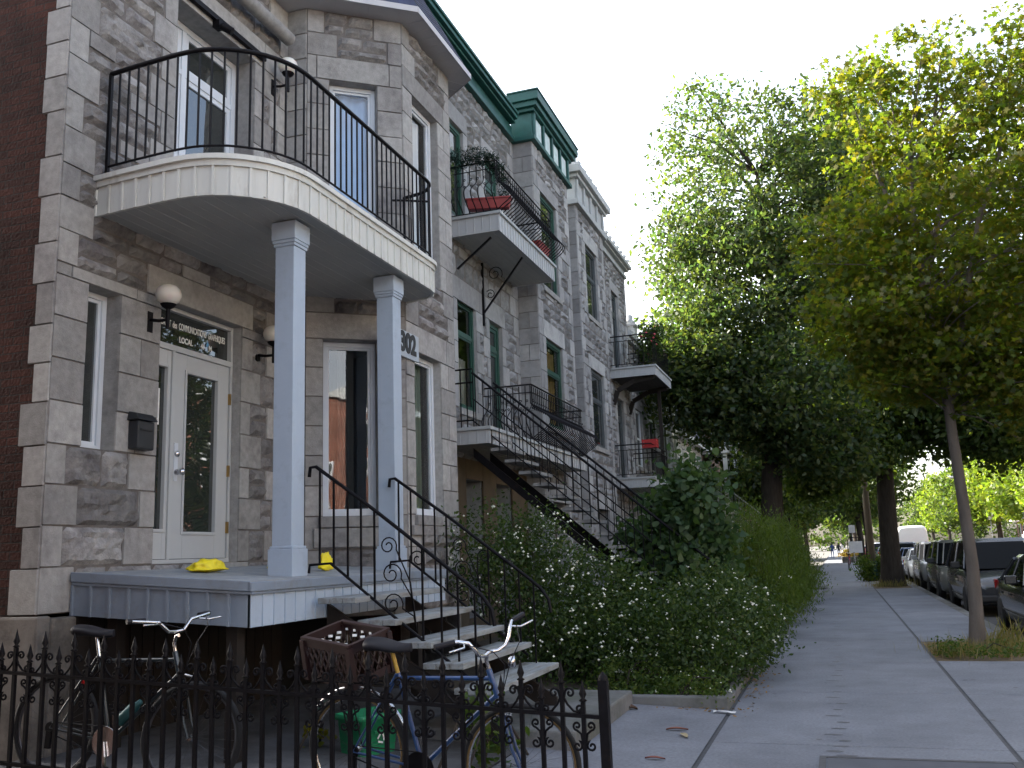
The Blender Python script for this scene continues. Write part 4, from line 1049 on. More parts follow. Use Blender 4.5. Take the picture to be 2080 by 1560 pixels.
# landing, balcony and outside stairs
L2 = box_balcony('landing', 'white clad landing with belly railing at the head of the black iron stairs', -5.05, 13.6, 19.7, 3.66, .27)
belly_rail(L2, -5.05, 15.9, 19.5, 3.66, 1.05, bulge=.36)
r = MB()
for zz in (4.62, 4.4, 3.78): r.tube([(-5.98, 13.64, zz), (-5.32, 13.64, zz)], .014, 6)
for i in range(7): r.box(-5.97 + i * .108, -5.955 + i * .108, 13.632, 13.648, 3.66, 4.62)
r.build('side_railing', m_iron, L2)
m_stairtread = M('grey_stair_tread', (.22, .22, .22), .7, nv=.2, ns=6, c2=(.1, .1, .1), t2=.58, s2=4)
def stairs(label, ya, yb, xt, zt, slope, xb, mi, mt, hand=.95, mid=True):
    S = thing('outside_stairs', label, 'stairs', (xb, (ya + yb) / 2, 0))
    n = round((zt) / .2); dx = .2 / slope
    for i in range(n):
        z = zt - .2 * (i + .5); x = xt + dx * i
        if z < .05: break
        w = MB(); w.box(x, x + dx + .04, ya, yb, z - .05, z); w.build('tread', mt, S)
    for y, yi in ((ya - .02, ya + .1), (yb + .02, yb - .1)):
        w = MB(); e = zt - (xb - xt) * slope
        w.hexa([(xt - .1, yi - .012, zt - .42), (xb, yi - .012, e - .42), (xb, yi + .012, e - .42), (xt - .1, yi + .012, zt - .42), (xt - .1, yi - .012, zt - .27), (xb, yi - .012, e - .27), (xb, yi + .012, e - .27), (xt - .1, yi + .012, zt - .27)]); w.build('stringer', mi, S)
        r = MB(); r.tube([(xt - .05, y, zt + hand), (xb, y, e + hand)], .021, 6); r.tube([(xt - .05, y, zt + hand * .55), (xb, y, e + hand * .55)], .011, 5); r.tube([(xt - .05, y, zt + .16), (xb, y, e + .16)], .011, 5)
        o = r.build('handrail', mi, S)
        k = int((xb - xt) / .13)
        pr = None
        for i in range(k + 1):
            x = xt + .13 * i; zz = zt - slope * (x - xt)
            if pr is None:
                b = MB(); b.box(x - .006, x + .006, y - .006, y + .006, zz - .02, zz + hand * (.98)); pr = b.build('baluster', mi, o); p0 = (x, zz)
            else:
                c = pr.copy(); col.objects.link(c); c.parent = o; c.location = (x - p0[0], 0, zz - p0[1])
    return S
stairs('steep black iron outside stairs with grey treads up to the landing', 13.72, 14.68, -5.3, 3.62, .876, -1.55, m_iron, m_stairtread)
# ------------------------------------------------------------------ tower house
H3 = thing('stone_house', 'tall grey stone row house with a projecting tower and pale crested cornice', 'house', (-6, 25, 0))
w = MB()
stone_wall(w, (-5.98, 21.95), (1, 0), .40, 0, 10.5, [], cell=.12, ends=(0, 1), ch=.36)
o3 = [(.80, 2.05, 7.75, 9.70), (.78, 2.15, 4.30, 6.32), (.8, 2.0, .8, 2.7, .4)]
W3 = stone_wall(w, (-5.58, 21.95), (0, 1), 2.95, 0, 10.5, o3, cell=.12, amp=.04, ch=.36)
stone_wall(w, (-5.58, 24.9), (-1, 0), .27, 0, 10.5, [], cell=.2, ch=.36)
o3b = [(2.0, 2.9, 7.0, 9.56), (2.0, 2.9, 3.7, 6.2), (1, 2, .4, 2.5, .4)]
W3b = stone_wall(w, (-5.85, 24.9), (0, 1), 4.2, 0, 10.5, o3b, cell=.14, amp=.04, ch=.36)
w.build('wall', [m_stone2, m_rock2, m_mortar], H3)
w = MB(); w.prism([(-16, 21.88), (-6.35, 21.88), (-6.35, 29.05), (-16, 29.05)], 0, 10.6); w.build('core_wall', m_brick, H3)
m_dkframe = M('dark_grey_window_paint', (.05, .06, .065), .5)
window(H3, W3, o3[0], m_dkframe, rec=.05, fw=.08, hs=(8.9,), sill=.1); window(H3, W3, o3[1], m_dkframe, rec=.05, fw=.08, hs=(5.55,), sill=.1)
window(H3, W3b, o3b[0], m_dkframe, rec=.06, fw=.08, hs=(8.9,), name='door', inner=.06); window(H3, W3b, o3b[1], m_dkframe, rec=.06, fw=.08, hs=(5.6,), name='door', inner=.06)
w = MB(); w.wbox(W3, .8, 2.0, .8, 2.7, -.36, -.3); w.wbox(W3b, 1, 2, .4, 2.5, -.36, -.3); w.build('basement_door', m_dark, H3)
w = MB()
w.box(-6, -5.46, 21.83, 25.02, 10.48, 10.62); w.box(-6, -5.55, 21.92, 24.93, 10.62, 11.2); w.box(-6, -5.44, 21.81, 25.04, 11.2, 11.3); w.box(-6, -5.34, 21.71, 25.14, 11.3, 11.5)
w.box(-6, -5.52, 21.89, 24.96, 11.5, 11.75)
for i in range(5): w.box(-5.55, -5.49, 21.95 + i * .70, 22.07 + i * .70, 10.62, 11.2)
w.box(-5.85, -5.76, 25.03, 29.1, 10.48, 10.58); w.box(-5.85, -5.82, 24.94, 29.1, 10.58, 10.74); w.box(-5.85, -5.7, 25.05, 29.15, 10.74, 10.8); w.box(-5.85, -5.6, 25.15, 29.2, 10.8, 10.92)
w.build('cornice', m_grime, H3, bevel=.01)
fin = None
spots = [(-5.6, 21.95 + .62 * i, 11.75) for i in range(5)] + [(-5.68, 25.4 + .5 * i, 10.92) for i in range(8)]
for x, y, z in spots:
    if fin is None:
        f = MB(); f.box(x - .04, x + .04, y - .05, y + .05, z, z + .07); f.lathe([(.035, .07), (.085, .12), (.06, .17), (.02, .19), (.03, .22), (0, .25)], (x, y, z), 8); fin = f.build('crest_finial', m_grime, H3); f0 = (x, y, z)
    else:
        c = fin.copy(); col.objects.link(c); c.parent = H3; c.location = V(x, y, z) - V(*f0)
w = MB(); w.box(-5.95, -5.6, 22.05, 22.4, 11.75, 12.05); w.box(-6, -5.55, 22.0, 22.45, 12.05, 12.12); w.build('parapet_pier', m_grime, H3)
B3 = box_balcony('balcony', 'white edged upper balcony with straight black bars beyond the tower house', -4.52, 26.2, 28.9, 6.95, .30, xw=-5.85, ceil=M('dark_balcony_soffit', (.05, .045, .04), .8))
B4 = box_balcony('balcony', 'white edged lower balcony with straight black bars and a red crate', -4.75, 26.2, 28.9, 3.71, .30, xw=-5.85)
def bar_rail(B, x1, ya, yb, zb, h, xw, step=.14, mt=None):
    mt = mt or m_iron
    path = [(xw, ya), (x1, ya), (x1, yb), (xw, yb)]
    r = MB()
    for f, rr in ((1, .02), (.84, .012), (.1, .012)): r.tube([(a, b, zb + h * f) for a, b in path], rr, 6)
    o = r.build('railing', mt, B); pr = None
    pts = [V(xw + (x1 - xw) * i / 9, ya, 0) for i in range(1, 10)] + [V(x1, ya + (yb - ya) * i / 16, 0) for i in range(1, 17)]
    for p in pts:
        if pr is None:
            b = MB(); b.box(p.x - .008, p.x + .008, p.y - .008, p.y + .008, zb + h * .1, zb + h * .84); pr = b.build('baluster', mt, o); p0 = p
        else: c = pr.copy(); col.objects.link(c); c.parent = o; c.location = p - p0
bar_rail(B3, -4.56, 26.25, 28.85, 6.95, .95, -5.85); bar_rail(B4, -4.79, 26.25, 28.85, 3.71, .95, -5.85)
for yy in (26.4, 28.6):   # curved timber brackets below the upper balcony
    w = MB(); pts = [(-5.84, yy, 5.9), (-5.7, yy, 6.3), (-5.2, yy, 6.55), (-4.6, yy, 6.62)]
    for a, b in zip(pts, pts[1:]): w.bar(a, b, .06, .14)
    w.build('bracket', bpy.data.materials['dark_brown_boards'], B3)
for a, b, c in ((28.2, .2, 3.4), (26.4, 0, 3.4), (28.5, 3.71, 6.6)): w = MB(); w.box(-4.9, -4.8, b and a or a, a + .1, b, c); w.build('post', bpy.data.materials['dark_brown_boards'], B4)
RC = thing('red_crate', 'bright red plastic crate hung on the corner of the lower balcony railing', 'crate', (-4.85, 26.5, 4.55), local=True)
w = MB()
for z0_ in (0, .09, .18): w.box(-.2, .2, -.15, -.14, z0_, z0_ + .06); w.box(-.2, .2, .14, .15, z0_, z0_ + .06); w.box(-.2, -.19, -.14, .14, z0_, z0_ + .06); w.box(.19, .2, -.14, .14, z0_, z0_ + .06)
for sx in (-1, 1):
    for sy in (-1, 1): w.box(sx * .2 - .012, sx * .2 + .012, sy * .15 - .012, sy * .15 + .012, 0, .26)
w.build('basket', M('red_crate_plastic', (.35, .02, .02), .5), RC)
w = MB(); w.box(-.19, .19, -.14, .14, .002, .012); w.build('base', bpy.data.materials['red_crate_plastic'], RC)
# ------------------------------------------------------------------ houses further along
def simple_house(label, cat, ya, yb, xf, zt, m_, wins, fm, extra=None, core=True, roof=None):
    H = thing('row_house', label, cat, (xf, (ya + yb) / 2, 0)); w = MB()
    W_ = stone_wall(w, (xf, ya), (0, 1), yb - ya, 0, zt, wins, cell=.22, amp=.04, ch=.4)
    w.build('wall', m_, H)
    w = MB(); w.box(xf - 9, xf - .35, ya + .02, yb - .02, 0, zt - .02); w.build('core_wall', m_brick, H)
    for o in wins: window(H, W_, o, fm, rec=.06, fw=.08, hs=((o[2] + o[3]) / 2,), inner=0, sill=.08)
    return H, W_
H4, W4 = simple_house('lower pale stone row house with three windows between balcony and tree', 'house', 29.2, 38.0, -6, 8.6, [m_stone2, m_rock2, m_mortar],
    [(1.2, 2.25, 4.4, 6.36), (3.6, 4.75, 4.4, 6.38), (6.1, 7.1, 4.4, 6.4), (1.2, 2.25, .8, 2.8), (3.6, 4.75, .8, 2.8), (6.1, 7.1, .8, 2.8)], m_white)
w = MB(); w.box(-6, -5.85, 29.2, 38, 8.5, 8.62); w.box(-6, -5.75, 29.2, 38, 8.62, 8.8); w.build('cornice', m_grime, H4)
w = MB(); w.box(-6.2, -5.8, 30.1, 30.6, 8.8, 9.15); w.box(-6.25, -5.75, 30.05, 30.65, 9.15, 9.22); w.lathe([(.12, 9.22), (.2, 9.32), (.1, 9.42), (.12, 9.55), (0, 9.62)], (-6, 30.35, 0), 10); w.build('chimney', m_grime, H4)
w = MB(); w.tube([(-5.9, 37.95, 0), (-5.9, 37.95, 8.5)], .06, 8); w.build('downpipe', m_curtw, H4)
stairs('pale grey outside stairs with light handrails rising past the hedge', 36.6, 37.5, -5.2, 4.2, .9, -1.9, M('pale_rail_paint', (.4, .42, .42), .5), m_stairtread)
H5, W5 = simple_house('pale rendered row house under a purple slate mansard roof', 'house', 38.05, 46.5, -6, 6.3, [m_whitew, m_whitew, m_mortar],
    [(1.0, 2.0, 3.7, 5.6), (3.0, 4.0, 3.7, 5.6), (5.6, 6.6, 3.7, 5.6), (1, 2, .6, 2.5), (5.6, 6.6, .6, 2.5)], m_white)
w = MB(); w.box(-6, -5.55, 38.05, 46.5, 6.3, 6.5); w.build('cornice', m_whitew, H5)
w = MB()
for k in range(9):
    a, b = k / 9, (k + 1.2) / 9
    for i in range(26):
        ya_, yb_ = 38.05 + 8.45 * i / 26, 38.05 + 8.45 * (i + 1) / 26
        w.add([(-5.8 - .6 * a, ya_, 6.5 + 2 * a), (-5.8 - .6 * a, yb_, 6.5 + 2 * a), (-5.82 - .6 * b, yb_, 6.5 + 2 * b), (-5.82 - .6 * b, ya_, 6.5 + 2 * b)], [(0, 1, 2, 3)])
w.box(-6.6, -5.6, 41.5, 43, 6.5, 8.0)
w.build('roof', M('purple_slate', (.06, .06, .10), .7, nv=.2, iv=.3), H5)
H6, W6 = simple_house('brown brick row house with white trim half hidden behind the yard tree', 'house', 46.6, 57, -6, 9.0, [M('brown_wall', (.14, .09, .06), .9, iv=.2), M('brown_wall_rough', (.12, .08, .055), .9, iv=.25), m_mortar],
    [(1.2, 2.4, 3.7, 5.8), (4.4, 5.6, 3.7, 5.8), (7.4, 8.6, 3.7, 5.8), (1.2, 2.4, 6.8, 8.6), (4.4, 5.6, 6.8, 8.6), (7.4, 8.6, 6.8, 8.6)], m_white)
w = MB(); w.box(-5.0, -4.8, 47, 47.2, 0, 6.4); w.box(-5, -4.8, 50, 50.2, 0, 6.4); w.box(-6, -4.7, 46.9, 50.4, 3.3, 3.6); w.box(-6, -4.7, 46.9, 50.4, 6.3, 6.6); w.build('gallery', m_curtw, H6)
prev = [H4]
ya = 57.1
for i, (ln, h, c, lab) in enumerate([(9, 9.5, (.24, .23, .22), 'grey stone row house far along the left side before the cross street'), (10, 8.6, (.3, .2, .14), 'tan row house at the corner of the cross street'), (12, 9, (.24, .22, .2), 'plain row house on the left just before the cross street'), (0, 0, 0, ''), (12, 9, (.25, .2, .17), 'brownish row house beyond the cross street far left'), (14, 9.5, (.22, .21, .2), 'last grey row house far down the street on the left')]):
    if ln == 0: ya += 18; continue
    mw = M('far_wall', c, .9, iv=.15)
    wl = [(1 + q * 2.6, 2.1 + q * 2.6, z_, z_ + 1.9) for q in range(int(ln / 2.6)) for z_ in (.8, 3.8, 6.6)]
    H, W_ = simple_house(lab, 'house', ya, ya + ln, -6, h, [mw, mw, m_mortar], wl, m_white); ya += ln + .1
    w = MB(); w.box(-6, -5.7, ya - ln, ya - .1, h, h + .3); w.build('cornice', m_grime, H)
# far side of the street
m_bt = [(m_brick_y, (.3, .1, .06)), (m_tan_y, (.4, .3, .2)), (m_brick_y, (.3, .1, .06))]
ya = -22
labs = ['red brick house across the street opposite the porch', 'tan brick house across the street', 'red brick house across the street behind the parked vans', 'tan brick house across the street beside sunlit trees', 'red brick house across the street past the white bus', 'tan brick house far down across the street', 'red brick house far down across the street', 'tan brick house at the far end across the street', 'red brick house at the far end across the street']
for i in range(9):
    ln = 14; h = 9.5 + (i * 37 % 5) * .3
    if i == 6: ya += 12
    H = thing('brick_house', labs[i], 'house', (19, ya + ln / 2, 0)); w = MB()
    w.box(19, 28, ya, ya + ln - .05, 0, h); w.build('wall', m_bt[i % 2][0], H)
    w = MB(); w.box(18.75, 19.2, ya, ya + ln - .05, h, h + .45); w.build('cornice', m_curtw if i % 2 else m_grime, H)
    for q in range(5):
        for z_ in (1.2, 4.4, 7.2):
            yy = ya + 1.2 + q * 2.6
            f = MB(); f.box(18.94, 18.998, yy - .08, yy + 1.18, z_ - .1, z_ + 1.9); fo = f.build('window', m_white, H)
            f = MB(); f.box(18.93, 18.939, yy, yy + .5, z_, z_ + 1.8); f.box(18.93, 18.939, yy + .58, yy + 1.1, z_, z_ + 1.8); f.build('pane', m_glass, fo)
    w = MB()
    for q in range(11): w.box(17.2 + .16 * q, 17.4 + .16 * q, ya + 5.2, ya + 6.4, .3 * q - .2 if q else 0, .3 * q + .1)
    w.box(17.4, 19, ya + 5.2, ya + 8.5, 3.3, 3.5); w.build('stair', m_curtw, H)
    ya += ln
# ------------------------------------------------------------------ foliage
OVAL = np.array([(0, -.5), (.22, -.2), (.24, .12), (0, .5), (-.24, .12), (-.22, -.2)])
NARROW = np.array([(0, -.5), (.11, -.1), (.08, .2), (0, .5), (-.08, .2), (-.11, -.1)])
HEART = np.array([(0, -.42), (.2, -.5), (.38, -.2), (.25, .15), (0, .5), (-.25, .15), (-.38, -.2), (-.2, -.5)])
MAPLE = np.array([(0, -.5), (.12, -.22), (.42, -.3), (.3, -.05), (.5, .16), (.24, .14), (.15, .2), (0, .52), (-.15, .2), (-.24, .14), (-.5, .16), (-.3, -.05), (-.42, -.3), (-.12, -.22)])
def unit(a): return a / np.maximum(1e-9, np.linalg.norm(a, axis=1, keepdims=True))
def leaf_mesh(name, cen, size, shape, mt, parent=None, up=.6, axis=None, axw=0.):
    N = len(cen); k = len(shape)
    n = unit(rng.normal(size=(N, 3)) + np.array([0, 0, up]))
    t = rng.normal(size=(N, 3))
    if axis is not None: t = t * (1 - axw) + np.asarray(axis) * axw
    t = unit(t - n * (t * n).sum(1, keepdims=True)); b = np.cross(n, t)
    sz = np.asarray(size).reshape(-1, 1, 1) * np.ones((N, 1, 1))
    vs = cen[:, None, :] + sz * (shape[None, :, 0, None] * b[:, None, :] + shape[None, :, 1, None] * t[:, None, :]) - sz * .18 * (np.abs(shape[None, :, 0, None]) ** 1.0) * n[:, None, :] * 1.2
    o_ = np.zeros(3)
    if parent is not None:
        r = parent
        while r.parent is not None: r = r.parent
        o_ = np.array(ORG.get(r.name, V(0, 0, 0)))
    vs = (vs - o_).reshape(-1, 3).astype(np.float32)
    me = bpy.data.meshes.new(name); me.vertices.add(N * k); me.loops.add(N * k); me.polygons.add(N)
    me.vertices.foreach_set('co', vs.ravel()); me.loops.foreach_set('vertex_index', np.arange(N * k, dtype=np.int32))
    me.polygons.foreach_set('loop_start', np.arange(0, N * k, k, dtype=np.int32)); me.polygons.foreach_set('loop_total', np.full(N, k, dtype=np.int32))
    me.materials.append(mt); me.update(calc_edges=True)
    o = bpy.data.objects.new(name, me); col.objects.link(o)
    if parent is not None: o.parent = parent
    return o
def in_ell(N, e, shell=.5):
    d = unit(rng.normal(size=(N, 3))); r = rng.random((N, 1)) ** (1 / 3); r = r * (1 - shell) + shell * (.7 + .3 * rng.random((N, 1)) ** .5) * (rng.random((N, 1)) < .8) + shell * r * 0
    return np.array(e[:3]) + d * np.clip(r, .15, 1.02) * np.array(e[3:6])
def clumps(lobes, per, rad_c, flat=.6, shell=.5):
    cs = np.concatenate([in_ell(int(l[6]), l, shell) for l in lobes])
    pts = []
    for c in cs:
        m = max(3, int(per * rng.uniform(.4, 1.6))); q = rng.normal(size=(m, 3)) * np.array([1, 1, flat]) * rad_c * rng.uniform(.6, 1.3) * .6
        pts.append(c + q)
    return cs, np.concatenate(pts)
def limb_tubes(mb, trunk, cs, n, r0, r1):
    tp = [Vector(p) for p in trunk]
    for i in rng.choice(len(cs), min(n, len(cs)), replace=False):
        c = Vector(cs[i]); best = min(tp[int(len(tp) * .52):], key=lambda p: (p - c).length + max(0, p.z - c.z + .3 * (p.xy - c.xy).length) * 2)
        L_ = (c - best).length; mid = best.lerp(c, .5) + V(random.uniform(-.1, .1), random.uniform(-.1, .1), .02) * L_ + Z * .1 * L_
        k = min(1, L_ / 3) 
        mb.tube([best, best.lerp(mid, .5) + V(random.uniform(-.03, .03), 0, .02) * L_, mid, c], [r0 * k + r1, (r0 * k + r1) * .75, (r0 * k) * .45 + r1, r1 * .6], 6, cap=False)
def tree(name, label, cat, trunk, tr, lobes, per, rc, size, shape, lm, bm, limbs=40, up=.6, shell=.5, flat=.6, group=None, extra=None):
    T = thing(name, label, cat, trunk[0], group)
    cs, pts = clumps(lobes, per, rc, flat, shell)
    w = MB()
    fl = [Vector(p) for p in trunk]
    w.tube(fl, tr, 14)
    dense = []
    for a, b in zip(fl, fl[1:]): dense += [a.lerp(b, q / 4) for q in range(4)]
    limb_tubes(w, dense + [fl[-1]], cs, limbs, tr[-1] * .9, .008 if size < .15 else .02)
    if extra: extra(w)
    w.build('trunk', bm, T)
    leaf_mesh('crown', pts, size * rng.uniform(.65, 1.25, len(pts)), shape, lm, T, up)
    return T
m_bark = M('grey_bark', (.13, .11, .095), .95, nv=.3, ns=6, bump=.8, bs=18, c2=(.07, .06, .05), t2=.55, s2=3, stretch=(3, 3, .8))
m_bark2 = M('dark_bark', (.045, .038, .032), .95, nv=.35, ns=6, bump=.9, bs=10, stretch=(2.5, 2.5, .5), spec=.1)
l_maple = leafmat('maple_leaf', (.062, .098, .016), (.088, .115, .016), (.125, .105, .016), .62)
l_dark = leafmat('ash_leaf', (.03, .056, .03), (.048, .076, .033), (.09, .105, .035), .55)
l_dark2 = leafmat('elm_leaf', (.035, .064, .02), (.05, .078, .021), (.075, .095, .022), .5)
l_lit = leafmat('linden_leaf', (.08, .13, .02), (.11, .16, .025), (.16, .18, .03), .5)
l_bush = leafmat('shrub_leaf', (.026, .05, .018), (.038, .068, .02), (.065, .095, .024), .35)
l_lilac = leafmat('lilac_leaf', (.03, .062, .03), (.045, .082, .036), (.07, .11, .045), .4)
l_fern = leafmat('hedge_leaf', (.05, .08, .014), (.06, .095, .016), (.085, .12, .02), .4)
l_grass = leafmat('dry_grass_blade', (.10, .11, .03), (.17, .14, .055), (.24, .19, .09), .3)
l_weed = leafmat('weed_leaf', (.04, .08, .018), (.06, .10, .022), (.10, .13, .03), .4)

def fork(w):
    w.tube([(1.83, 15.65, 3.7), (1.98, 15.62, 4.0), (2.12, 15.6, 4.55), (2.2, 15.6, 5.1), (2.6, 15.5, 6.6), (3.0, 15.5, 7.6), (3.3, 15.5, 9.0)], [.075, .065, .055, .05, .04, .03, .012], 8)
    w.tube([(1.72, 15.65, 5.2), (1.5, 15.6, 6.5), (1.2, 15.6, 7.6), (.95, 15.6, 8.9)], [.05, .04, .03, .01], 7)
    w.tube([(1.7, 15.65, 5.4), (2.1, 15.7, 7), (2.2, 15.8, 8.6), (2.4, 15.8, 9.6)], [.05, .04, .03, .01], 7)
tree('maple_tree', 'slim young maple with yellow green leaves in the sidewalk pit by the black sedan', 'tree',
     [(1.83, 15.65, -.05), (1.87, 15.65, .5), (1.90, 15.65, 1.2), (1.88, 15.65, 2.2), (1.85, 15.65, 3.1), (1.84, 15.65, 3.7), (1.78, 15.65, 4.5), (1.72, 15.65, 5.4), (1.68, 15.65, 6.6), (1.7, 15.65, 7.6)],
     [.135, .10, .088, .082, .078, .075, .064, .055, .04, .02],
     [(2.2, 15.7, 6.6, 2.0, 1.9, 1.6, 150), (1.8, 15.7, 5.3, 2.0, 1.7, 1.1, 140), (2.3, 15.8, 8.0, 1.6, 1.5, 1.1, 76), (2.7, 15.8, 9.0, 1.2, 1.2, .7, 26), (1.1, 15.7, 8.5, .7, .8, 1.1, 20), (.7, 15.6, 6.4, 1.0, 1.1, .8, 56), (3.4, 15.6, 4.5, 1.5, 1.4, 1.7, 140), (2.6, 15.6, 4.3, 1.2, 1.2, 1.0, 80), (3.9, 15.8, 7.2, 1.2, 1.3, 1.6, 80), (3.3, 15.6, 9.7, .5, .5, .4, 6), (1.4, 15.6, 4.2, 1.0, 1.0, .5, 60), (.9, 15.5, 5.0, .8, .9, .7, 50), (.95, 15.7, 9.3, .75, .9, .55, 20), (1.9, 15.8, 9.5, 1.0, 1.0, .45, 22), (3.3, 15.8, 8.8, 1.0, 1.1, .8, 40)],
     38, .31, .115, MAPLE, l_maple, m_bark, 70, up=.9, shell=.45, flat=.45, extra=fork)
tree('ash_tree', 'big dark leafed tree in a front yard leaning over the balconies', 'tree',
     [(-2.1, 33, -.1), (-2.05, 33, 1), (-1.95, 33, 3.5), (-1.7, 33, 6), (-1.45, 33, 8.8), (-1.3, 33, 11.5), (-1.5, 33, 15)], [.48, .40, .36, .33, .30, .2, .06],
     [(-2.3, 33, 15.2, 3.1, 3.0, 3.9, 230), (.6, 33.5, 15.6, 1.9, 2.4, 2.6, 90), (1.5, 34, 15.2, 1.6, 2, 2.6, 90), (-.3, 32.2, 4.7, 1.9, 2.0, 1.1, 130), (-2.2, 33, 11.0, 3.7, 3.4, 2.8, 330), (-3.4, 32.4, 8.2, 2.8, 2.6, 2.5, 390), (-4.0, 33, 12.5, 2.0, 2.2, 2.2, 110), (-.8, 32, 6.6, 2.8, 2.4, 2.2, 270), (-2.7, 32.2, 6.5, 1.9, 2.2, 1.3, 140), (-.2, 33, 12.0, 2.6, 2.6, 3.0, 170), (-4.6, 32, 8.0, 1.5, 1.5, 1.1, 60), (-4.2, 31.6, 6.9, 1.5, 1.4, 1.5, 110), (-3.5, 31.4, 5.7, 1.0, 1.1, .8, 40)],
     34, .55, .20, OVAL, l_dark, m_bark2, 110, up=.5, shell=.35, flat=.6)
tree('elm_tree', 'tall street tree with thick black trunk in the grassy pit beside the parked vans', 'tree',
     [(1.85, 38.2, -.1), (1.86, 38.2, .4), (1.88, 38.2, 1.2), (1.95, 38.2, 3.5), (2.05, 38.2, 5.4), (1.95, 38.2, 7.5), (1.8, 38.2, 10), (2.0, 38.2, 13.5)], [.55, .42, .36, .32, .30, .27, .2, .07],
     [(2.4, 38, 13.5, 4.2, 3.6, 3.8, 330), (2.4, 38.5, 17.4, 3.2, 2.6, 2.6, 170), (2.0, 37.6, 9.2, 4.8, 3.6, 2.6, 430), (1.6, 37, 6.6, 3.6, 3.0, 1.5, 230), (6.3, 38, 9.0, 3.2, 3.2, 3.2, 300), (6.5, 37.5, 6.2, 2.6, 3, 1.6, 170), (7.5, 38, 12.5, 3, 3, 3, 150), (4.6, 37.5, 5.9, 2.4, 2.2, 1.3, 150), (6.0, 36.8, 5.4, 2.6, 2.4, 1.3, 190), (.6, 36.6, 5.0, 2.4, 2.2, 1.1, 150), (-.4, 37.5, 4.2, 1.4, 1.6, .9, 60)],
     34, .62, .24, OVAL, l_dark2, m_bark2, 110, up=.5, shell=.35, flat=.6)
k = 0
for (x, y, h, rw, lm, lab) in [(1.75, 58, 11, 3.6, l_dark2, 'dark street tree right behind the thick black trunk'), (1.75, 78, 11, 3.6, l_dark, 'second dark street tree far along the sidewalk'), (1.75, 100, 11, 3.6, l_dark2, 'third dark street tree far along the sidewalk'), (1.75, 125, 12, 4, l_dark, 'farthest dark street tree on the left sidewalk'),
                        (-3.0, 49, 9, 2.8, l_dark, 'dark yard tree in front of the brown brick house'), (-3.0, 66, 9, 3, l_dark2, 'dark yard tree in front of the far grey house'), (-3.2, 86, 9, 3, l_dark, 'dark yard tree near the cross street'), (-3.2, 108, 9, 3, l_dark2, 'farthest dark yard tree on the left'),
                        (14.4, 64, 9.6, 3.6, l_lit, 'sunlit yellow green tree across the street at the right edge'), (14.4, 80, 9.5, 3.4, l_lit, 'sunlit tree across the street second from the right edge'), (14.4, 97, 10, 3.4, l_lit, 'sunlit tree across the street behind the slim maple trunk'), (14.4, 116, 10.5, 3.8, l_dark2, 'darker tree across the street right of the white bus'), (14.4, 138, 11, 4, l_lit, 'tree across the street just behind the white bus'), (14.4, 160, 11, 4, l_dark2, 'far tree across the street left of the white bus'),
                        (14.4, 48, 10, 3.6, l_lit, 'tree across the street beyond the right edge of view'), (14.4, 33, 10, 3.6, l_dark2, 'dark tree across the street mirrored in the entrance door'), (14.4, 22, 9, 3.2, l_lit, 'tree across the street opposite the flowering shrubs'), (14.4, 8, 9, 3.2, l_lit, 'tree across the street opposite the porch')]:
    nl = 26 if y < 70 else 22; sz = .30 if y < 70 else .42
    z0_ = 3.0 if x > 10 else 3.4
    tree('street_tree', lab, 'tree', [(x, y, -.1), (x + .05, y, 2), (x - .05, y, 4), (x + .1, y, h * .6), (x, y, h * .85)], [.3, .22, .2, .14, .05],
         [(x, y, h * .62, rw, rw, h * .28, 150), (x + .3, y - .3, h * .85, rw * .7, rw * .7, h * .16, 60), (x - .5, y - .5, z0_ + h * .12, rw * .9, rw * .9, h * .12, 90)], nl, .75, sz, OVAL, lm, m_bark2, 26, shell=.35, group=None)
# far wood closing the view
cs, pts = clumps([(x, 262 + (i % 3) * 6, 7, 10, 6, 8, 60) for i, x in enumerate(range(-60, 90, 11))], 30, 1.6, .7, .3)
o = leaf_mesh('far_trees', pts, .95 * rng.uniform(.6, 1.3, len(pts)), OVAL, l_dark2); props(o, 'hazy green mass of far trees closing the end of the street', 'trees', kind='stuff')

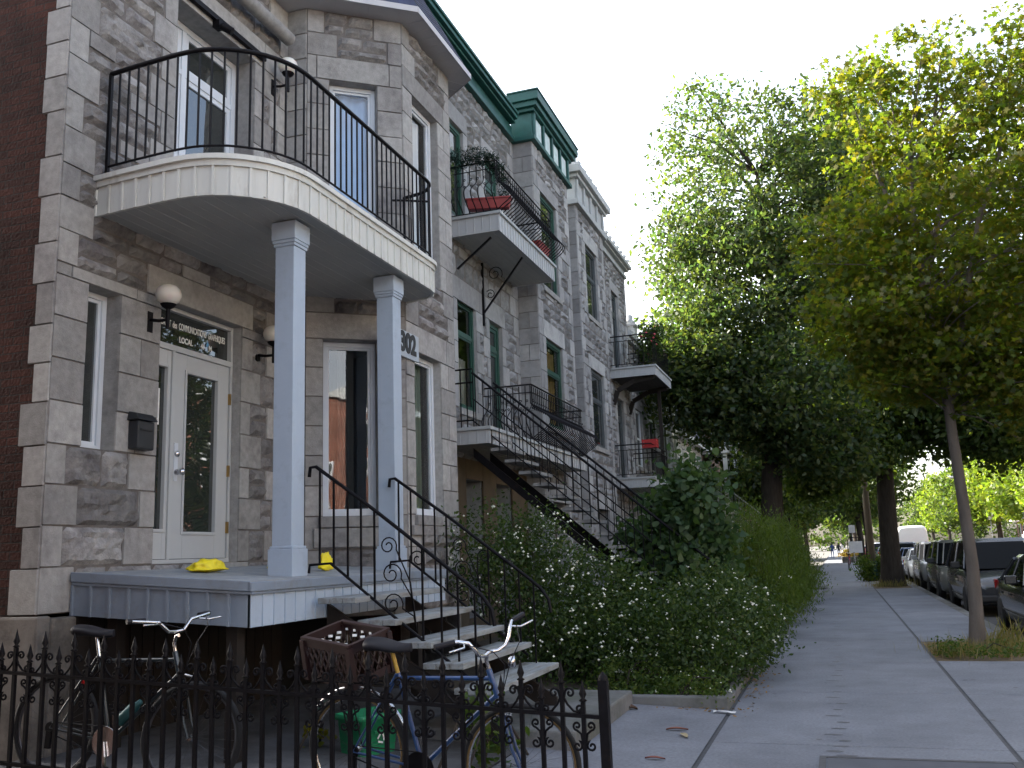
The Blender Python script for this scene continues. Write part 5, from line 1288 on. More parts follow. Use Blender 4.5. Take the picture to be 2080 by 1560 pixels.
# ---- shrubs
def shrub(name, label, cat, at, lobes, per, rc, size, shape, lm, up=.3, flowers=0, fs=.02, shell=.45, axis=None, axw=0., group=None, fcol=None, stems=14):
    T = thing(name, label, cat, at, group)
    cs, pts = clumps(lobes, per, rc, .8, shell)
    pts = pts[pts[:, 2] > .03]
    leaf_mesh('foliage', pts, size * rng.uniform(.6, 1.3, len(pts)), shape, lm, T, up, axis, axw)
    w = MB()
    for i in range(stems):
        c = Vector(cs[rng.integers(len(cs))]); b = V(at[0] + random.uniform(-.3, .3), at[1] + random.uniform(-.4, .4), at[2])
        w.tube([b, b.lerp(c, .5) + Z * .15, c], [.012, .009, .004], 5, cap=False)
    w.build('stem', m_bark2, T)
    if flowers:
        fpts = np.concatenate([np.array(l[:3]) + unit(rng.normal(size=(max(1, int(flowers * l[6] / sum(q[6] for q in lobes))), 3)) + np.array([.35, -.45, .25])) * np.array(l[3:6]) * rng.uniform(.86, 1.06, (max(1, int(flowers * l[6] / sum(q[6] for q in lobes))), 1)) for l in lobes])
        fpts = fpts[fpts[:, 2] > .1]
        f = MB(); r_ = fs
        for p in fpts:
            m_ = 1 + (random.random() < .3) * 2
            for _ in range(m_):
                q = Vector(p) + V(*(random.gauss(0, fs * .9) for _ in range(3))) * (m_ > 1); s = r_ * random.uniform(.5, 1.15)
                f.add([q + V(s, 0, 0), q + V(-s, 0, 0), q + V(0, s, 0), q + V(0, -s, 0), q + V(0, 0, s * .8), q + V(0, 0, -s * .8)], [(0, 2, 4), (2, 1, 4), (1, 3, 4), (3, 0, 4), (2, 0, 5), (1, 2, 5), (3, 1, 5), (0, 3, 5)])
        fo = f.build('flowers', fcol or m_flower, T); fo['kind'] = 'stuff'
    return T
m_flower = M('white_petal', (.75, .76, .66), .7, nv=.08)
shrub('flowering_shrub', 'loose white flowering shrub right beside the front steps handrail', 'shrub', (-3.5, 11.7, 0),
      [(-3.6, 11.7, 1.15, .85, .75, .95, 150), (-2.85, 11.8, .8, .65, .8, .85, 120), (-4.3, 11.3, 1.65, .5, .5, .75, 60), (-3.75, 11.9, 1.95, .28, .3, .35, 14), (-3.2, 11.2, .5, .7, .6, .5, 80), (-4.0, 12.2, 1.8, .5, .5, .5, 40), (-2.5, 11.4, .5, .35, .5, .5, 50)], 34, .24, .058, OVAL, l_bush, flowers=300, fs=.02)
shrub('flowering_shrub', 'dense white flowering shrub at the garden corner spilling over the sidewalk', 'shrub', (-1.6, 11.6, 0),
      [(-1.6, 11.5, .62, .72, .8, .62, 130), (-1.35, 12.4, .68, .62, .9, .62, 130), (-2.1, 11.9, .55, .5, .8, .55, 90), (-1.25, 13.6, .6, .5, .7, .55, 80), (-1.75, 12.8, .95, .6, .7, .5, 80), (-1.6, 10.95, .35, .55, .45, .35, 50)], 36, .24, .055, OVAL, l_bush, flowers=200, fs=.015)
shrub('lilac_bush', 'tall broad leafed bush between the flowering shrubs and the iron stairs', 'shrub', (-2.3, 14.6, 0),
      [(-2.25 + random.gauss(0, .42) * (1 - .25 * q / 26), 14.6 + random.gauss(0, .38), .5 + 2.05 * (q / 26) ** 1.1, .38 - .006 * q, .36, .46, 13) for q in range(27)] + [(-2.3, 14.6, 1.1, .75, .6, .9, 70)], 36, .3, .12, HEART, l_lilac, up=.2, stems=24)
for i, (x, y, lab) in enumerate([(-1.5, 18.2, 'feathery yellow green hedge plant nearest the broad leafed bush'), (-1.35, 21.2, 'feathery yellow green hedge plant in the middle of the sidewalk edge'), (-1.3, 24.6, 'feathery hedge plant further along the sidewalk edge'), (-1.3, 28.5, 'farthest feathery hedge plant before the yard tree')]):
    shrub('hedge_plant', lab, 'hedge', (x, y, 0), [(x, y, .85, .68, 1.5, .85, 110), (x + .35, y + .2, .7, .5, .8, .6, 40), (x - .5, y, .9, .6, 1.3, .9, 60)] + [(x + random.uniform(-.55, .4), y + random.uniform(-1.3, 1.3), random.uniform(1.4, 1.95), .2, .26, random.uniform(.4, .65), 11) for q in range(10)], 52, .26, .085, NARROW, l_fern, up=0, axis=(.15, 0, 1), axw=.75, flowers=14 if i == 0 else 0, fs=.014)
shrub('green_shrub', 'low dark shrub under the iron stairs behind the white flowers', 'shrub', (-4.2, 13.6, 0), [(-4.1, 13.4, .7, .8, .8, .7, 70), (-3.2, 13.2, .8, .7, .6, .8, 70)], 40, .25, .07, OVAL, l_bush)
shrub('weed', 'low pale weed tuft by the bed kerb with small white blooms', 'weed', (-1.55, 10.35, 0), [(-1.5, 10.3, .16, .3, .2, .2, 26), (-1.75, 10.5, .14, .3, .25, .16, 20), (-1.3, 10.1, .12, .15, .15, .16, 14)], 26, .09, .035, OVAL, l_weed, flowers=22, fs=.012, stems=4)
shrub('weed', 'grey green low weeds under the flowering shrubs beside the paper cup', 'weed', (-2.5, 10.9, 0), [(-2.4, 10.8, .2, .4, .4, .25, 40), (-2.0, 10.9, .2, .35, .4, .22, 30)], 26, .1, .04, OVAL, l_weed, stems=4)
shrub('weed', 'bright green leafy weed growing behind the blue bicycle frame', 'weed', (-2.75, 6.9, .07), [(-2.7, 6.9, .38, .16, .15, .26, 12), (-2.6, 6.85, .2, .18, .15, .15, 8)], 10, .1, .085, HEART, l_weed, stems=5)
shrub('weed', 'small yellowing weed on the ground right of the left bicycle', 'weed', (-4.3, 7.0, .14), [(-4.2, 6.9, .2, .14, .14, .12, 8)], 10, .07, .06, HEART, leafmat('yellow_weed', (.2, .17, .02), (.16, .15, .02), (.1, .12, .02)), stems=3)
shrub('garland', 'dark evergreen garland draped on the upper balcony railing', 'plant', (-5.6, 14.5, 8.55), [(-5.85, 14.55, 8.68, .2, .12, .17, 30), (-5.55, 14.55, 8.7, .2, .12, .16, 30), (-5.3, 14.56, 8.62, .18, .12, .14, 26), (-5.16, 14.75, 8.5, .1, .2, .2, 22), (-5.14, 14.9, 8.2, .06, .12, .25, 14)], 26, .09, .06, NARROW, leafmat('evergreen_needle', (.008, .02, .016), (.01, .025, .018), (.016, .032, .02), .1), stems=0)
shrub('balcony_plant', 'leafy potted plant with red blooms on the upper balcony beyond the tower', 'plant', (-4.75, 27.2, 6.95), [(-4.75, 27.3, 7.9, .35, .8, .45, 50)], 30, .2, .1, OVAL, l_bush, flowers=10, fs=.05, fcol=M('red_petal', (.5, .08, .1), .7), stems=6)
for x, y, lab in ((-4.6, 24, 'leafy shrub below the red crate balcony'), (-3.2, 19, 'leafy shrub between the hedge and the iron stairs'), (-3.3, 24.5, 'green yard shrub behind the feathery hedge'), (-3.4, 30, 'dark yard shrub at the foot of the yard tree')):
    shrub('green_shrub', lab, 'shrub', (x, y, 0), [(x, y, .8, 1.0, 1.4, .9, 90), (x + .3, y + .5, 1.3, .7, .9, .6, 40)], 36, .3, .1, OVAL, l_bush)
# grasses in the tree pits
def grass(name, label, at, areas, n, h, lm=None, kind='stuff'):
    pts = np.concatenate([np.array([a[0], a[1], 0]) + rng.normal(size=(int(n * a[4]), 3)) * np.array([a[2], a[3], 0]) for a in areas])
    hh = h * rng.uniform(.35, 1.2, len(pts)); pts[:, 2] = hh * .42
    sh = np.array([(.0, -.5), (.016, -.3), (.013, .2), (0, .5), (-.013, .2), (-.016, -.3)])
    o = leaf_mesh(name, pts, hh, sh, lm or l_grass, None, 0, axis=(.1, .05, 1), axw=.86)
    return props(o, label, 'grass', kind=kind)
grass('grass', 'dry grass and weeds around the foot of the slim maple', None, [(1.6, 15.3, .22, .4, 1), (2.1, 15.6, .25, .5, 1.6), (2.3, 16.2, .16, .4, 1.0), (1.4, 14.9, .15, .3, .6)], 620, .22)
grass('tall_grass', 'tall pale seed grass at the kerb behind the slim maple', None, [(2.35, 16.2, .12, .45, 1)], 80, .5)
grass('grass', 'dry grass around the thick black trunk', None, [(1.7, 37.8, .4, .8, 1), (2.1, 38.4, .3, 1, 1), (1.5, 37, .3, .5, .6)], 300, .32)
shrub('weed', 'green weeds at the left corner of the near tree pit', 'weed', (1.4, 14.8, 0), [(1.38, 14.8, .1, .2, .35, .13, 26), (1.8, 14.55, .06, .5, .2, .08, 24), (2.2, 15.2, .08, .25, .4, .1, 14)], 22, .1, .045, OVAL, l_weed, stems=3)
pts = np.array([1.75, 15.2, .012]) + rng.uniform(-1, 1, size=(420, 3)) * np.array([.66, 1.0, .012]) + np.array([.08, .4, 0]); pts[:, 2] = np.abs(pts[:, 2]) + .004
o = leaf_mesh('leaf_litter', pts, .06 * rng.uniform(.5, 1.3, len(pts)), MAPLE, leafmat('fallen_leaf', (.2, .11, .04), (.26, .16, .06), (.14, .08, .03), .1), None, 3); props(o, 'brown fallen leaves in the near tree pit', 'leaves', kind='stuff')
pts = np.concatenate([np.array([-1.05, 11.6, .006]) + rng.normal(size=(120, 3)) * np.array([.09, 1.1, 0]), np.array([-1.75, 9.9, .02]) + rng.normal(size=(60, 3)) * np.array([.35, .05, .004])])
o = leaf_mesh('leaf_litter', pts, .04 * rng.uniform(.5, 1.4, len(pts)), OVAL, bpy.data.materials['fallen_leaf'], None, 3); props(o, 'brown leaf litter along the garden bed kerb', 'leaves', kind='stuff')
pts = np.concatenate([np.array([-2.1, 10.7, .02]) + rng.normal(size=(900, 3)) * np.array([.5, .35, .01]), np.array([-2.4, 13, .02]) + rng.normal(size=(900, 3)) * np.array([.8, 1.2, .01])])
pts[:, 2] = .03 + np.abs(rng.normal(size=len(pts)) * .04) + .04 * (-1.2 - pts[:, 0]); pts = pts[(pts[:, 0] < -1.4) & (pts[:, 1] > 10.18)]
o = leaf_mesh('ground_cover', pts, .05 * rng.uniform(.5, 1.4, len(pts)), OVAL, l_weed, None, 1); props(o, 'low green ground cover in the front garden bed', 'plants', kind='stuff')
# ------------------------------------------------------------------ vehicles
m_carglass = glassmat('car_glass', (.006, .007, .008), 1.13)
m_lens = M('headlight_lens', (.5, .52, .55), .1, nv=.05, spec=.8)
m_red = M('tail_lamp_lens', (.3, .01, .01), .15, nv=.05, spec=.7)
m_trim = M('black_bumper_plastic', (.02, .02, .021), .6, nv=.1)
m_plate = M('licence_plate', (.6, .6, .62), .5, nv=.1)
def paint(name, c): return M(name, c, .25, nv=.04, spec=.6, coat=.6)
KINDS = {
 'sedan': dict(L=4.6, W=.88, body=[(-2.3, .42, .60, .60), (-2.24, .26, .68, .76), (-2.0, .2, .76, .84), (-1.5, .2, .85, .88), (-.95, .2, .93, .88), (0, .2, .93, .89), (.9, .2, .95, .89), (1.5, .2, .99, .87), (2.0, .22, 1.0, .84), (2.22, .28, .95, .76), (2.3, .45, .80, .62)], cab=(-1.0, 1.65, -.22, .98, .80, .58, .93, 1.40)),
 'van': dict(L=4.8, W=.95, body=[(-2.4, .45, .66, .62), (-2.34, .28, .76, .82), (-2.1, .22, .88, .91), (-1.6, .22, 1.0, .94), (-1.3, .22, 1.06, .95), (0, .22, 1.08, .96), (1.4, .22, 1.1, .96), (2.1, .24, 1.1, .94), (2.34, .3, 1.08, .88), (2.4, .5, 1.0, .8)], cab=(-1.55, 2.34, -.62, 2.08, .90, .70, 1.06, 1.72)),
 'suv': dict(L=4.5, W=.92, body=[(-2.25, .5, .72, .66), (-2.2, .32, .86, .82), (-1.95, .28, .98, .88), (-1.3, .28, 1.04, .91), (-.9, .28, 1.08, .92), (0, .28, 1.08, .93), (1.4, .28, 1.1, .93), (2.0, .3, 1.1, .92), (2.2, .34, 1.06, .88), (2.25, .5, .95, .8)], cab=(-.95, 2.14, -.35, 1.95, .86, .70, 1.06, 1.68)),
}
def car(label, kind, pm, x, y, rz=0, group='parked cars along the kerb', z=-.138, glass=None):
    k = KINDS[kind]; T = thing('parked_car', label, 'car' if kind != 'van' else 'van', (x, y, z), group, local=True, rz=rz)
    w = MB(); rows = []
    for (yy, zb, zt, hw) in k['body']:
        r = [(.0, zb), (hw * .86, zb), (hw * .97, zb + .08), (hw, zb + (zt - zb) * .45), (hw * .985, zb + (zt - zb) * .72), (hw * .93, zt - .03), (hw * .80, zt), (hw * .4, zt + .025)]
        ring = [(a, yy, b) for a, b in r] + [(0, yy, zt + .03)] + [(-a, yy, b) for a, b in r[:0:-1]]
        rows.append(ring + ring[:1])
    w.grid(rows); w.add(rows[0][:-1], [tuple(range(len(rows[0]) - 1))[::-1]]); w.add(rows[-1][:-1], [tuple(range(len(rows[0]) - 1))])
    yb0, yb1, yt0, yt1, wb, wt, zb, zt = k['cab']
    def ring(t):
        e = t; a, b = yb0 + (yt0 - yb0) * e, yb1 + (yt1 - yb1) * e; h = wb + (wt - wb) * e ** 1.2; z_ = zb + (zt - zb) * t; c = .12
        return [(-h + c * 1.2, a - .06, z_), (h - c * 1.2, a - .06, z_), (h, a + c, z_), (h + .01, (a + b) / 2, z_), (h, b - c, z_), (h - c, b, z_), (-h + c, b, z_), (-h, b - c, z_), (-h - .01, (a + b) / 2, z_), (-h, a + c, z_)]
    R0, R1 = ring(0), ring(.93); R2 = ring(1.0)
    Rt = [(p[0] * .9, p[1] * .96 + (yt0 + yt1) / 2 * .04, zt + .045) for p in R2]
    for A, B in ((R1, R2), (R2, Rt)):
        n = len(A); w.add(A + B, [(i, (i + 1) % n, n + (i + 1) % n, n + i) for i in range(n)], 0, True)
    w.add(Rt, [tuple(range(10))], 0, True)
    for i, rr in ((1, .03), (2, .03), (0, .03), (9, .03), (4, .05), (7, .05), (5, .045), (6, .045), (3, .03), (8, .03)):
        w.tube([R0[i], R1[i]], rr * .8, 6)
    body = w.build('body', pm, T)
    w = MB(); n = 10; w.add(R0 + R1, [(i, (i + 1) % n, n + (i + 1) % n, n + i) for i in range(n)]); w.build('window', glass or m_carglass, T)
    L_, W_ = k['L'], k['W']; yw = L_ * .31; rw = .31 if kind == 'sedan' else .335
    for sx in (-1, 1):
        for yy in (-yw, yw * .98):
            q = MB(); q.lathe([(rw * .62, -.10), (rw * .93, -.10), (rw, -.07), (rw, .07), (rw * .93, .105), (rw * .62, .105)], (sx * (W_ - .09), yy, rw), 24, axis=(sx, 0, 0)); wh = q.build('wheel', m_tyre, T)
            q = MB(); q.lathe([(rw * .62, .06), (rw * .6, .1), (rw * .5, .085), (rw * .2, .1), (.03, .105), (0, .105)], (sx * (W_ - .09), yy, rw), 20, axis=(sx, 0, 0))
            for s_ in range(5):
                a = 2 * math.pi * s_ / 5; q.bar(V(sx * (W_ + .008), yy + .04 * math.cos(a), rw + .04 * math.sin(a)), V(sx * (W_ + .008), yy + rw * .56 * math.cos(a), rw + rw * .56 * math.sin(a)), .012, .05)
            q.build('rim', m_steel, wh)
            q = MB(); q.lathe([(rw * 1.18, -.012), (rw * 1.18, .0), (0, .0)], (sx * (W_ - .012), yy, rw + .02), 24, axis=(sx, 0, 0)); q.build('wheel_arch', m_trim, wh)
        hb = k['body'][1]
        q = MB(); z_ = hb[2] - .07; q.hexa([(sx * .42, -L_ / 2 + .02, z_ - .07), (sx * .74, -L_ / 2 + .10, z_ - .07), (sx * .74, -L_ / 2 + .3, z_ - .05), (sx * .42, -L_ / 2 + .3, z_ - .05), (sx * .42, -L_ / 2 + .05, z_ + .07), (sx * .76, -L_ / 2 + .13, z_ + .07), (sx * .76, -L_ / 2 + .3, z_ + .07), (sx * .42, -L_ / 2 + .3, z_ + .07)]); q.build('headlight', m_lens, T, bevel=.01)
        q = MB(); tz = k['body'][-3][2]; tz0 = tz - .24 if kind == 'sedan' else tz - .45
        q.box(sx * .70 - .12, sx * .70 + .12, L_ / 2 - .14, L_ / 2 + .005, tz0, tz - .06); q.build('taillight', m_red, T, bevel=.015)
        q = MB(); q.box(sx * (wb + .14) - .1, sx * (wb + .14) + .1, yb0 + .42, yb0 + .52, zb + .02, zb + .17); q.bar((sx * (wb - .02), yb0 + .48, zb + .05), (sx * (wb + .1), yb0 + .48, zb + .07), .04, .05); q.build('mirror', m_trim if kind == 'van' else pm, T, bevel=.02)
        for yy in (-.15, .75):
            q = MB(); q.box(sx * (W_ + .0) - .012, sx * (W_) + .014, yy + .18, yy + .36, zb - .2, zb - .165); q.build('door_handle', m_trim, T)
    q = MB(); q.box(-.4, .4, -L_ / 2 - .012, -L_ / 2 + .1, k['body'][1][2] - .16, k['body'][1][2] - .03); q.build('grille', m_trim, T, bevel=.01)
    for s_ in (-1, 1):
        q = MB(); yy = s_ * (L_ / 2 - .02); q.box(-.74, .74, yy - .08, yy + .08, .34, .48); q.build('bumper', m_trim, T, bevel=.03)
    q = MB(); q.box(-.16, .16, L_ / 2 + .03, L_ / 2 + .075, .56, .68); q.build('licence_plate', m_plate, T)
    for sx in (-1, 1): q = MB(); q.tube([(sx * (W_ - .02), -L_ * .3, .42), (sx * (W_ + .005), 0, .44), (sx * (W_ - .02), L_ * .3, .44)], .02, 5); q.build('side_moulding', m_trim, T)
    return T
p_black = paint('black_car_paint', (.010, .009, .012)); p_dgrey = paint('dark_grey_car_paint', (.03, .032, .036)); p_olive = paint('grey_beige_car_paint', (.12, .12, .105)); p_silver = paint('silver_car_paint', (.32, .33, .35))
p_white = paint('white_car_paint', (.7, .7, .7)); p_red = paint('red_car_paint', (.35, .02, .025)); p_blue = paint('blue_car_paint', (.03, .05, .12))
CX_ = 3.72
car('black sedan parked nearest at the right edge, its boot towards the vans', 'sedan', p_black, CX_ + .05, 19.1)
car('dark minivan with huge black windscreen parked right behind the black sedan', 'van', p_dgrey, CX_, 26.3)
car('grey beige minivan parked between the dark minivan and the silver wagon', 'van', p_olive, CX_, 32.7)
car('silver wagon parked in front of the white sedan', 'suv', p_silver, CX_, 39.2)
car('white sedan parked half behind the thick black trunk', 'sedan', p_white, CX_, 46)
car('dark blue sedan parked behind the thick trunk', 'sedan', p_blue, CX_, 53)
car('dark grey hatchback parked left of the thick trunk', 'suv', p_dgrey, CX_, 61)
car('red sedan parked behind the wooden pole', 'sedan', p_red, CX_ - .1, 69)
for i, (kd, pp, lab) in enumerate([('sedan', p_silver, 'silver sedan beyond the red sedan'), ('van', p_white, 'white van far along the near kerb'), ('sedan', p_black, 'small black sedan far along the near kerb'), ('sedan', p_red, 'far small red sedan on the near kerb'), ('sedan', p_white, 'farthest white sedan on the near kerb')]):
    car(lab, kd, pp, CX_ - .1, 77 + i * 11)
for i, (kd, pp, lab) in enumerate([('sedan', p_white, 'white sedan parked on the far kerb at the right edge'), ('sedan', p_silver, 'silver sedan parked on the far kerb right of the maple trunk'), ('suv', p_dgrey, 'dark wagon parked on the far kerb behind the maple trunk'), ('sedan', p_white, 'white sedan on the far kerb left of the maple trunk'), ('sedan', p_red, 'red sedan on the far kerb'), ('sedan', p_silver, 'silver sedan on the far kerb near the bus'), ('van', p_white, 'white van on the far kerb near the bus'), ('sedan', p_black, 'black sedan on the far kerb beyond the bus')]):
    car(lab, kd, pp, 12.25, 56 + i * 7.4, math.pi, 'parked cars on the far side of the street')
# bus
BU = thing('bus', 'white city bus seen from behind driving away down the street', 'bus', (6.5, 97, -.138), local=True)
w = MB(); rows = []
for yy, s in ((-6, .93), (-5.92, .985), (-5.7, 1), (5.7, 1), (5.95, .96)):
    rg = [(x * s, yy, .35 + (z - .35) * (s if z > 1 else 1)) for x, z in ((-1.2, .35), (-1.26, .5), (-1.27, 2.0), (-1.24, 2.75), (-1.12, 3.02), (-.85, 3.12), (0, 3.16), (.85, 3.12), (1.12, 3.02), (1.24, 2.75), (1.27, 2.0), (1.26, .5), (1.2, .35))]
    rows.append(rg + rg[:1])
w.grid(rows); w.add(rows[0][:-1], [tuple(range(13))]); w.add(rows[-1][:-1], [tuple(range(13))[::-1]]); w.build('body', p_white, BU, bevel=0)
for i in range(6):
    q = MB(); yy = -5.2 + i * 1.8; q.box(-1.285, -1.27, yy, yy + 1.6, 1.6, 2.6); q.build('window', m_carglass, BU)
q = MB()
for i in range(3): q.box(-.9, -.3, -6.02, -5.98, .95 + i * .14, 1.02 + i * .14); q.box(.3, .9, -6.02, -5.98, .95 + i * .14, 1.02 + i * .14)
q.build('vent', m_trim, BU)
q = MB(); q.box(-1.15, 1.15, -6.1, -5.9, .4, .62); q.build('bumper', m_trim, BU, bevel=.03)
for sx in (-1, 1):
    q = MB(); q.box(sx * 1.05 - .1, sx * 1.05 + .1, -6.01, -5.9, 1.2, 1.7); q.build('taillight', m_red, BU)
    for yy in (-3.4, 3.5): q = MB(); q.lathe([(0, .12), (.46, .12), (.48, .0), (.48, -.1)], (sx * 1.15, yy, .48), 18, axis=(sx, 0, 0)); q.build('wheel', m_tyre, BU)
# ------------------------------------------------------------------ poles, boards, far things
m_wood = M('weathered_pole_wood', (.09, .07, .05), .9, nv=.3, ns=5, stretch=(4, 4, .5), c2=(.04, .07, .04), t2=.6, s2=1)
PL = thing('utility_pole', 'weathered wooden utility pole with green metal base left of the thick trunk', 'pole', (1.38, 43.4, 0))
w = MB(); w.tube([(1.38, 43.4, 0), (1.36, 43.4, 9.5)], [.16, .11], 12); w.build('shaft', m_wood, PL)
w = MB(); w.tube([(1.38, 43.4, 0), (1.38, 43.4, .85)], .20, 12); w.build('base', m_green, PL)
shrub('green_shrub', 'low green plant at the foot of the wooden pole', 'shrub', (1.3, 43.2, 0), [(1.1, 43.2, .5, .35, .5, .55, 40), (1.75, 43.6, .6, .35, .5, .6, 40)], 26, .25, .13, OVAL, l_weed)
def signpost(label, x, y, h, cat='sign'):
    S = thing('street_sign', label, cat, (x, y, 0)); w = MB(); w.tube([(x, y, 0), (x, y, h)], .035, 8); w.build('post', m_grime, S)
    w = MB(); w.box(x - .25, x + .25, y - .06, y - .045, h - .7, h - .05); w.build('panel', m_plate, S, bevel=.01); return S
signpost('thin dark street sign post beside the wooden pole', 1.3, 84, 3.2)
signpost('white parking sign on a thin post right of the bus', 13.5, 95, 4.0)
signpost('small white sign on a post beyond the far parked cars', 13.5, 78, 3.6)
LP = thing('street_lamp', 'tall thin street lamp post right of the white bus', 'lamp', (13.5, 108, 0))
w = MB(); w.tube([(13.5, 108, 0), (13.5, 108, 7.5), (13.2, 108, 8), (12.2, 108, 8.2)], .09, 8); w.build('post', m_grime, LP)
w = MB(); w.sphere((12.0, 108, 8.15), .4, .2, .12); w.build('lamp_head', m_grime, LP)
SB = thing('sign_board', 'white notice board in a dark frame on the sidewalk edge', 'sign', (1.15, 66, 0))
w = MB(); w.box(.72, 1.58, 65.97, 66.0, 1.0, 1.75); w.build('board', m_plate, SB)
w = MB()
for x in (.66, 1.64): w.tube([(x, 66, 0), (x, 66, 1.8)], .03, 6)
w.tube([(.66, 66, 1.78), (.8, 66, 2.0), (1.5, 66, 2.0), (1.64, 66, 1.78)], .03, 6)
for i in range(7): w.tube([(.75 + .13 * i, 66, .05), (.75 + .13 * i, 66, .8)], .012, 5)
w.build('frame', m_iron, SB)
bicycle('red bicycle leaning on the white notice board far along the sidewalk', (.55, 63.2, 0), (.62, 64.2, 0), rad(6), p_red, None)
SW = thing('stair_parapet', 'dark grey sloping stair parapet beyond the feathery hedge', 'wall', (-1.7, 41, 0))
w = MB(); w.hexa([(-2.6, 40.9, 0), (-1.15, 40.9, 0), (-1.15, 41.1, 0), (-2.6, 41.1, 0), (-2.6, 40.9, 2.6), (-1.15, 40.9, 1.5), (-1.15, 41.1, 1.5), (-2.6, 41.1, 2.6)]); w.build('panel', M('dark_grey_parapet', (.07, .075, .08), .7), SW)
w = MB(); w.tube([(-2.6, 40.8, 2.2), (-1.1, 40.8, .95)], .025, 6); w.build('handrail', m_iron, SW)
PT = thing('planter', 'low dark planter with brown plants on the far sidewalk edge', 'planter', (.3, 88, 0))
w = MB(); w.box(.3, 1.6, 86, 90, 0, .5); w.build('trough', m_found, PT, bevel=.03)
cs, pts = clumps([(.95, 88, .7, .7, 2, .4, 50)], 20, .3); leaf_mesh('foliage', pts, .2 * np.ones(len(pts)), OVAL, leafmat('brown_plant', (.12, .06, .02), (.08, .07, .02), (.15, .1, .03)), PT)
# distant pedestrians: one skinned continuous body each
def person(label, x, y, shirt, walk):
    me = bpy.data.meshes.new('person')
    s = .12 * walk
    vs = [(0, 0, .95), (0, 0, 1.15), (0, 0, 1.38), (0, 0, 1.50), (0, -.02, 1.62), (.10, 0, .9), (.11, -s, .5), (.11, s * .6, .08), (.11, s * .6 - .14, .03), (-.10, 0, .9), (-.11, s, .5), (-.11, s * 1.5, .1), (-.11, s * 1.5 - .13, .04), (.2, 0, 1.40), (.25, s * .5, 1.12), (.25, -.05, .86), (-.2, 0, 1.40), (-.25, -s * .5, 1.12), (-.25, -.1, .88)]
    es = [(0, 1), (1, 2), (2, 3), (3, 4), (0, 5), (5, 6), (6, 7), (7, 8), (0, 9), (9, 10), (10, 11), (11, 12), (2, 13), (13, 14), (14, 15), (2, 16), (16, 17), (17, 18)]
    rs = [.15, .14, .17, .06, .105, .1, .075, .05, .04, .1, .075, .05, .04, .07, .05, .04, .07, .05, .04]
    me.from_pydata(vs, es, [])
    o = bpy.data.objects.new('person', me); col.objects.link(o); me.materials.append(shirt); o.location = (x, y, 0)
    m1 = o.modifiers.new('skin', 'SKIN')
    for i, r_ in enumerate(rs): me.skin_vertices[0].data[i].radius = (r_, r_ * .8)
    me.skin_vertices[0].data[0].use_root = True
    m2 = o.modifiers.new('sub', 'SUBSURF'); m2.levels = 2; m2.render_levels = 2
    ORG[o.name] = V(x, y, 0)
    h = MB(); h.sphere((x, y + .02, 1.66), .10, .115, .10, 10, 8); h.build('hair', m_bark2, o)
    props(o, label, 'person'); return o
person('tiny distant pedestrian in blue walking on the far sidewalk', -.6, 118, M('blue_clothing', (.04, .07, .2), .8), 1)
person('tiny distant pedestrian in dark clothes beside the one in blue', .15, 124, M('dark_clothing', (.03, .03, .035), .8), -1)
person('tiny distant pedestrian in pale clothes further off', .6, 140, M('pale_clothing', (.4, .38, .36), .8), 1)

# unseen block left of the viewpoint, added and sized to shade yard and south faces
NB = thing('brick_house', 'unseen brick block added left of the viewpoint to shade the side wall', 'house', (-10, -6, 0))
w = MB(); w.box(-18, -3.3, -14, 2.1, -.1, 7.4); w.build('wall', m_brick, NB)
w = MB(); w.box(-18, -3.1, -14, 2.3, 7.4, 7.8); w.build('cornice', m_grime, NB)
# ------------------------------------------------------------------ sky, sun, camera
SUN = V(-.90, .22, .0).normalized(); EL = rad(27)
world = bpy.data.worlds.new('World'); scene.world = world; world.use_nodes = True
nt = world.node_tree; bg = nt.nodes['Background']
sky = nt.nodes.new('ShaderNodeTexSky'); sky.sky_type = 'NISHITA'; sky.sun_disc = False; sky.sun_elevation = EL; sky.sun_rotation = math.atan2(SUN.x, SUN.y)
sky.dust_density = 4; sky.air_density = 1.0; sky.ozone_density = 1.0
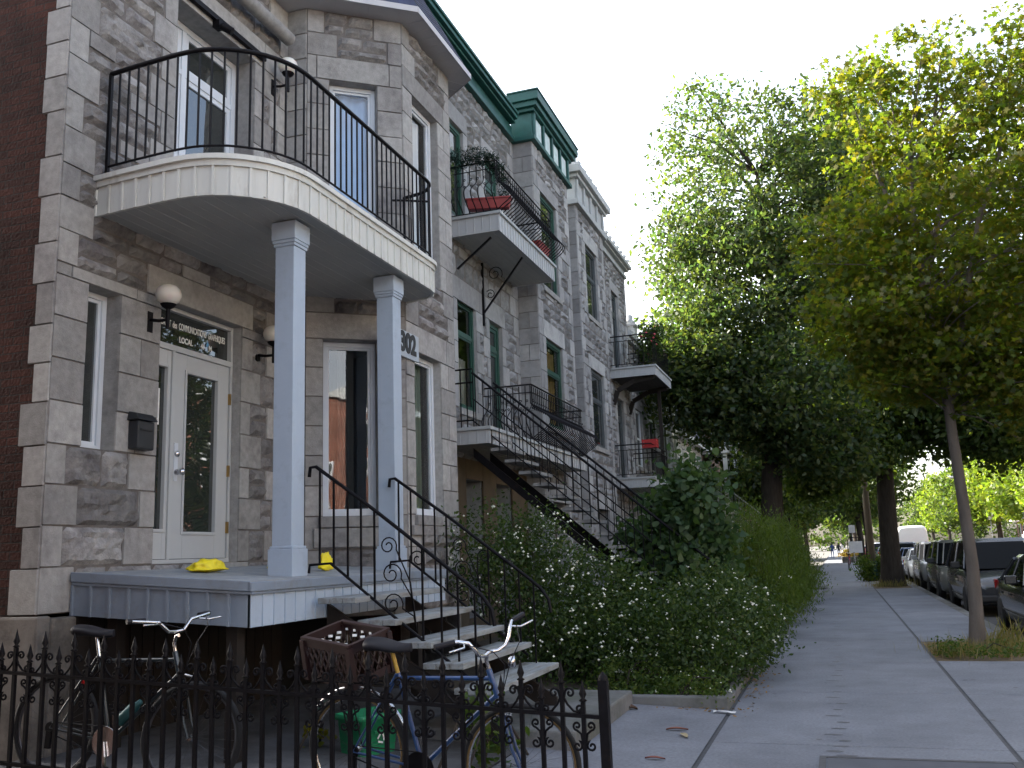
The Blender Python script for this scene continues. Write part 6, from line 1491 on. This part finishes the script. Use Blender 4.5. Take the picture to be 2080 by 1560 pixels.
# thin bright cloud veil over the clear sky
tc = nt.nodes.new('ShaderNodeTexCoord'); mpn = nt.nodes.new('ShaderNodeMapping'); mpn.inputs['Scale'].default_value = (1, 1, 2.2); nt.links.new(tc.outputs['Generated'], mpn.inputs[0])
cn = nt.nodes.new('ShaderNodeTexNoise'); cn.inputs['Scale'].default_value = 2.2; cn.inputs['Detail'].default_value = 7; cn.inputs['Roughness'].default_value = .6; nt.links.new(mpn.outputs[0], cn.inputs[0])
cr = nt.nodes.new('ShaderNodeMapRange'); cr.inputs[1].default_value = .38; cr.inputs[2].default_value = .62; cr.inputs[3].default_value = .12; cr.inputs[4].default_value = .72; nt.links.new(cn.outputs[0], cr.inputs[0])
bw = nt.nodes.new('ShaderNodeRGBToBW'); nt.links.new(sky.outputs[0], bw.inputs[0])
cs_ = nt.nodes.new('ShaderNodeVectorMath'); cs_.operation = 'SCALE'; cs_.inputs[0].default_value = (1.02, 1.0, .98)
ml = nt.nodes.new('ShaderNodeMath'); ml.operation = 'MULTIPLY'; ml.inputs[1].default_value = 1.65; nt.links.new(bw.outputs[0], ml.inputs[0]); nt.links.new(ml.outputs[0], cs_.inputs['Scale'])
mx_ = nt.nodes.new('ShaderNodeMix'); mx_.data_type = 'RGBA'; nt.links.new(cr.outputs[0], mx_.inputs[0]); nt.links.new(sky.outputs[0], mx_.inputs[6]); nt.links.new(cs_.outputs[0], mx_.inputs[7])
nt.links.new(mx_.outputs[2], bg.inputs[0]); bg.inputs[1].default_value = .13
sl = bpy.data.lights.new('sun', 'SUN'); sl.energy = 4.6; sl.angle = rad(.5); sl.color = (1, .93, .82)
so = bpy.data.objects.new('sun', sl); col.objects.link(so)
d = V(SUN.x * math.cos(EL), SUN.y * math.cos(EL), math.sin(EL)); so.rotation_euler = d.to_track_quat('Z', 'Y').to_euler(); so.location = d * 60
cam = bpy.data.cameras.new('camera'); co = bpy.data.objects.new('camera', cam); col.objects.link(co)
def nrm(v): return v / np.linalg.norm(v)
F_ = 1870.; ey = nrm(np.array((660., -325., F_))); ez = nrm(np.array((-360., 10030., F_))); ez = nrm(ez - ey * ez.dot(ey))
ey = ey * np.array((1, 1, -1)); ez = ez * np.array((1, 1, -1)); ex = np.cross(ey, ez)
Mw = Matrix([[float(q) for q in r] for r in (ex, ey, ez)]).to_4x4(); Mw.translation = V(0, 0, 1.62)
co.matrix_world = Mw; cam.sensor_width = 36; cam.lens = F_ / 2080 * 36; cam.clip_end = 2000; cam.clip_start = .05
scene.camera = co
scene.view_settings.view_transform = 'Standard'; scene.view_settings.look = 'None'; scene.view_settings.exposure = 2.5; scene.view_settings.gamma = 1
scene.render.film_transparent = False
scene.cycles.max_bounces = 8; scene.cycles.transparent_max_bounces = 12; scene.cycles.use_denoising = True
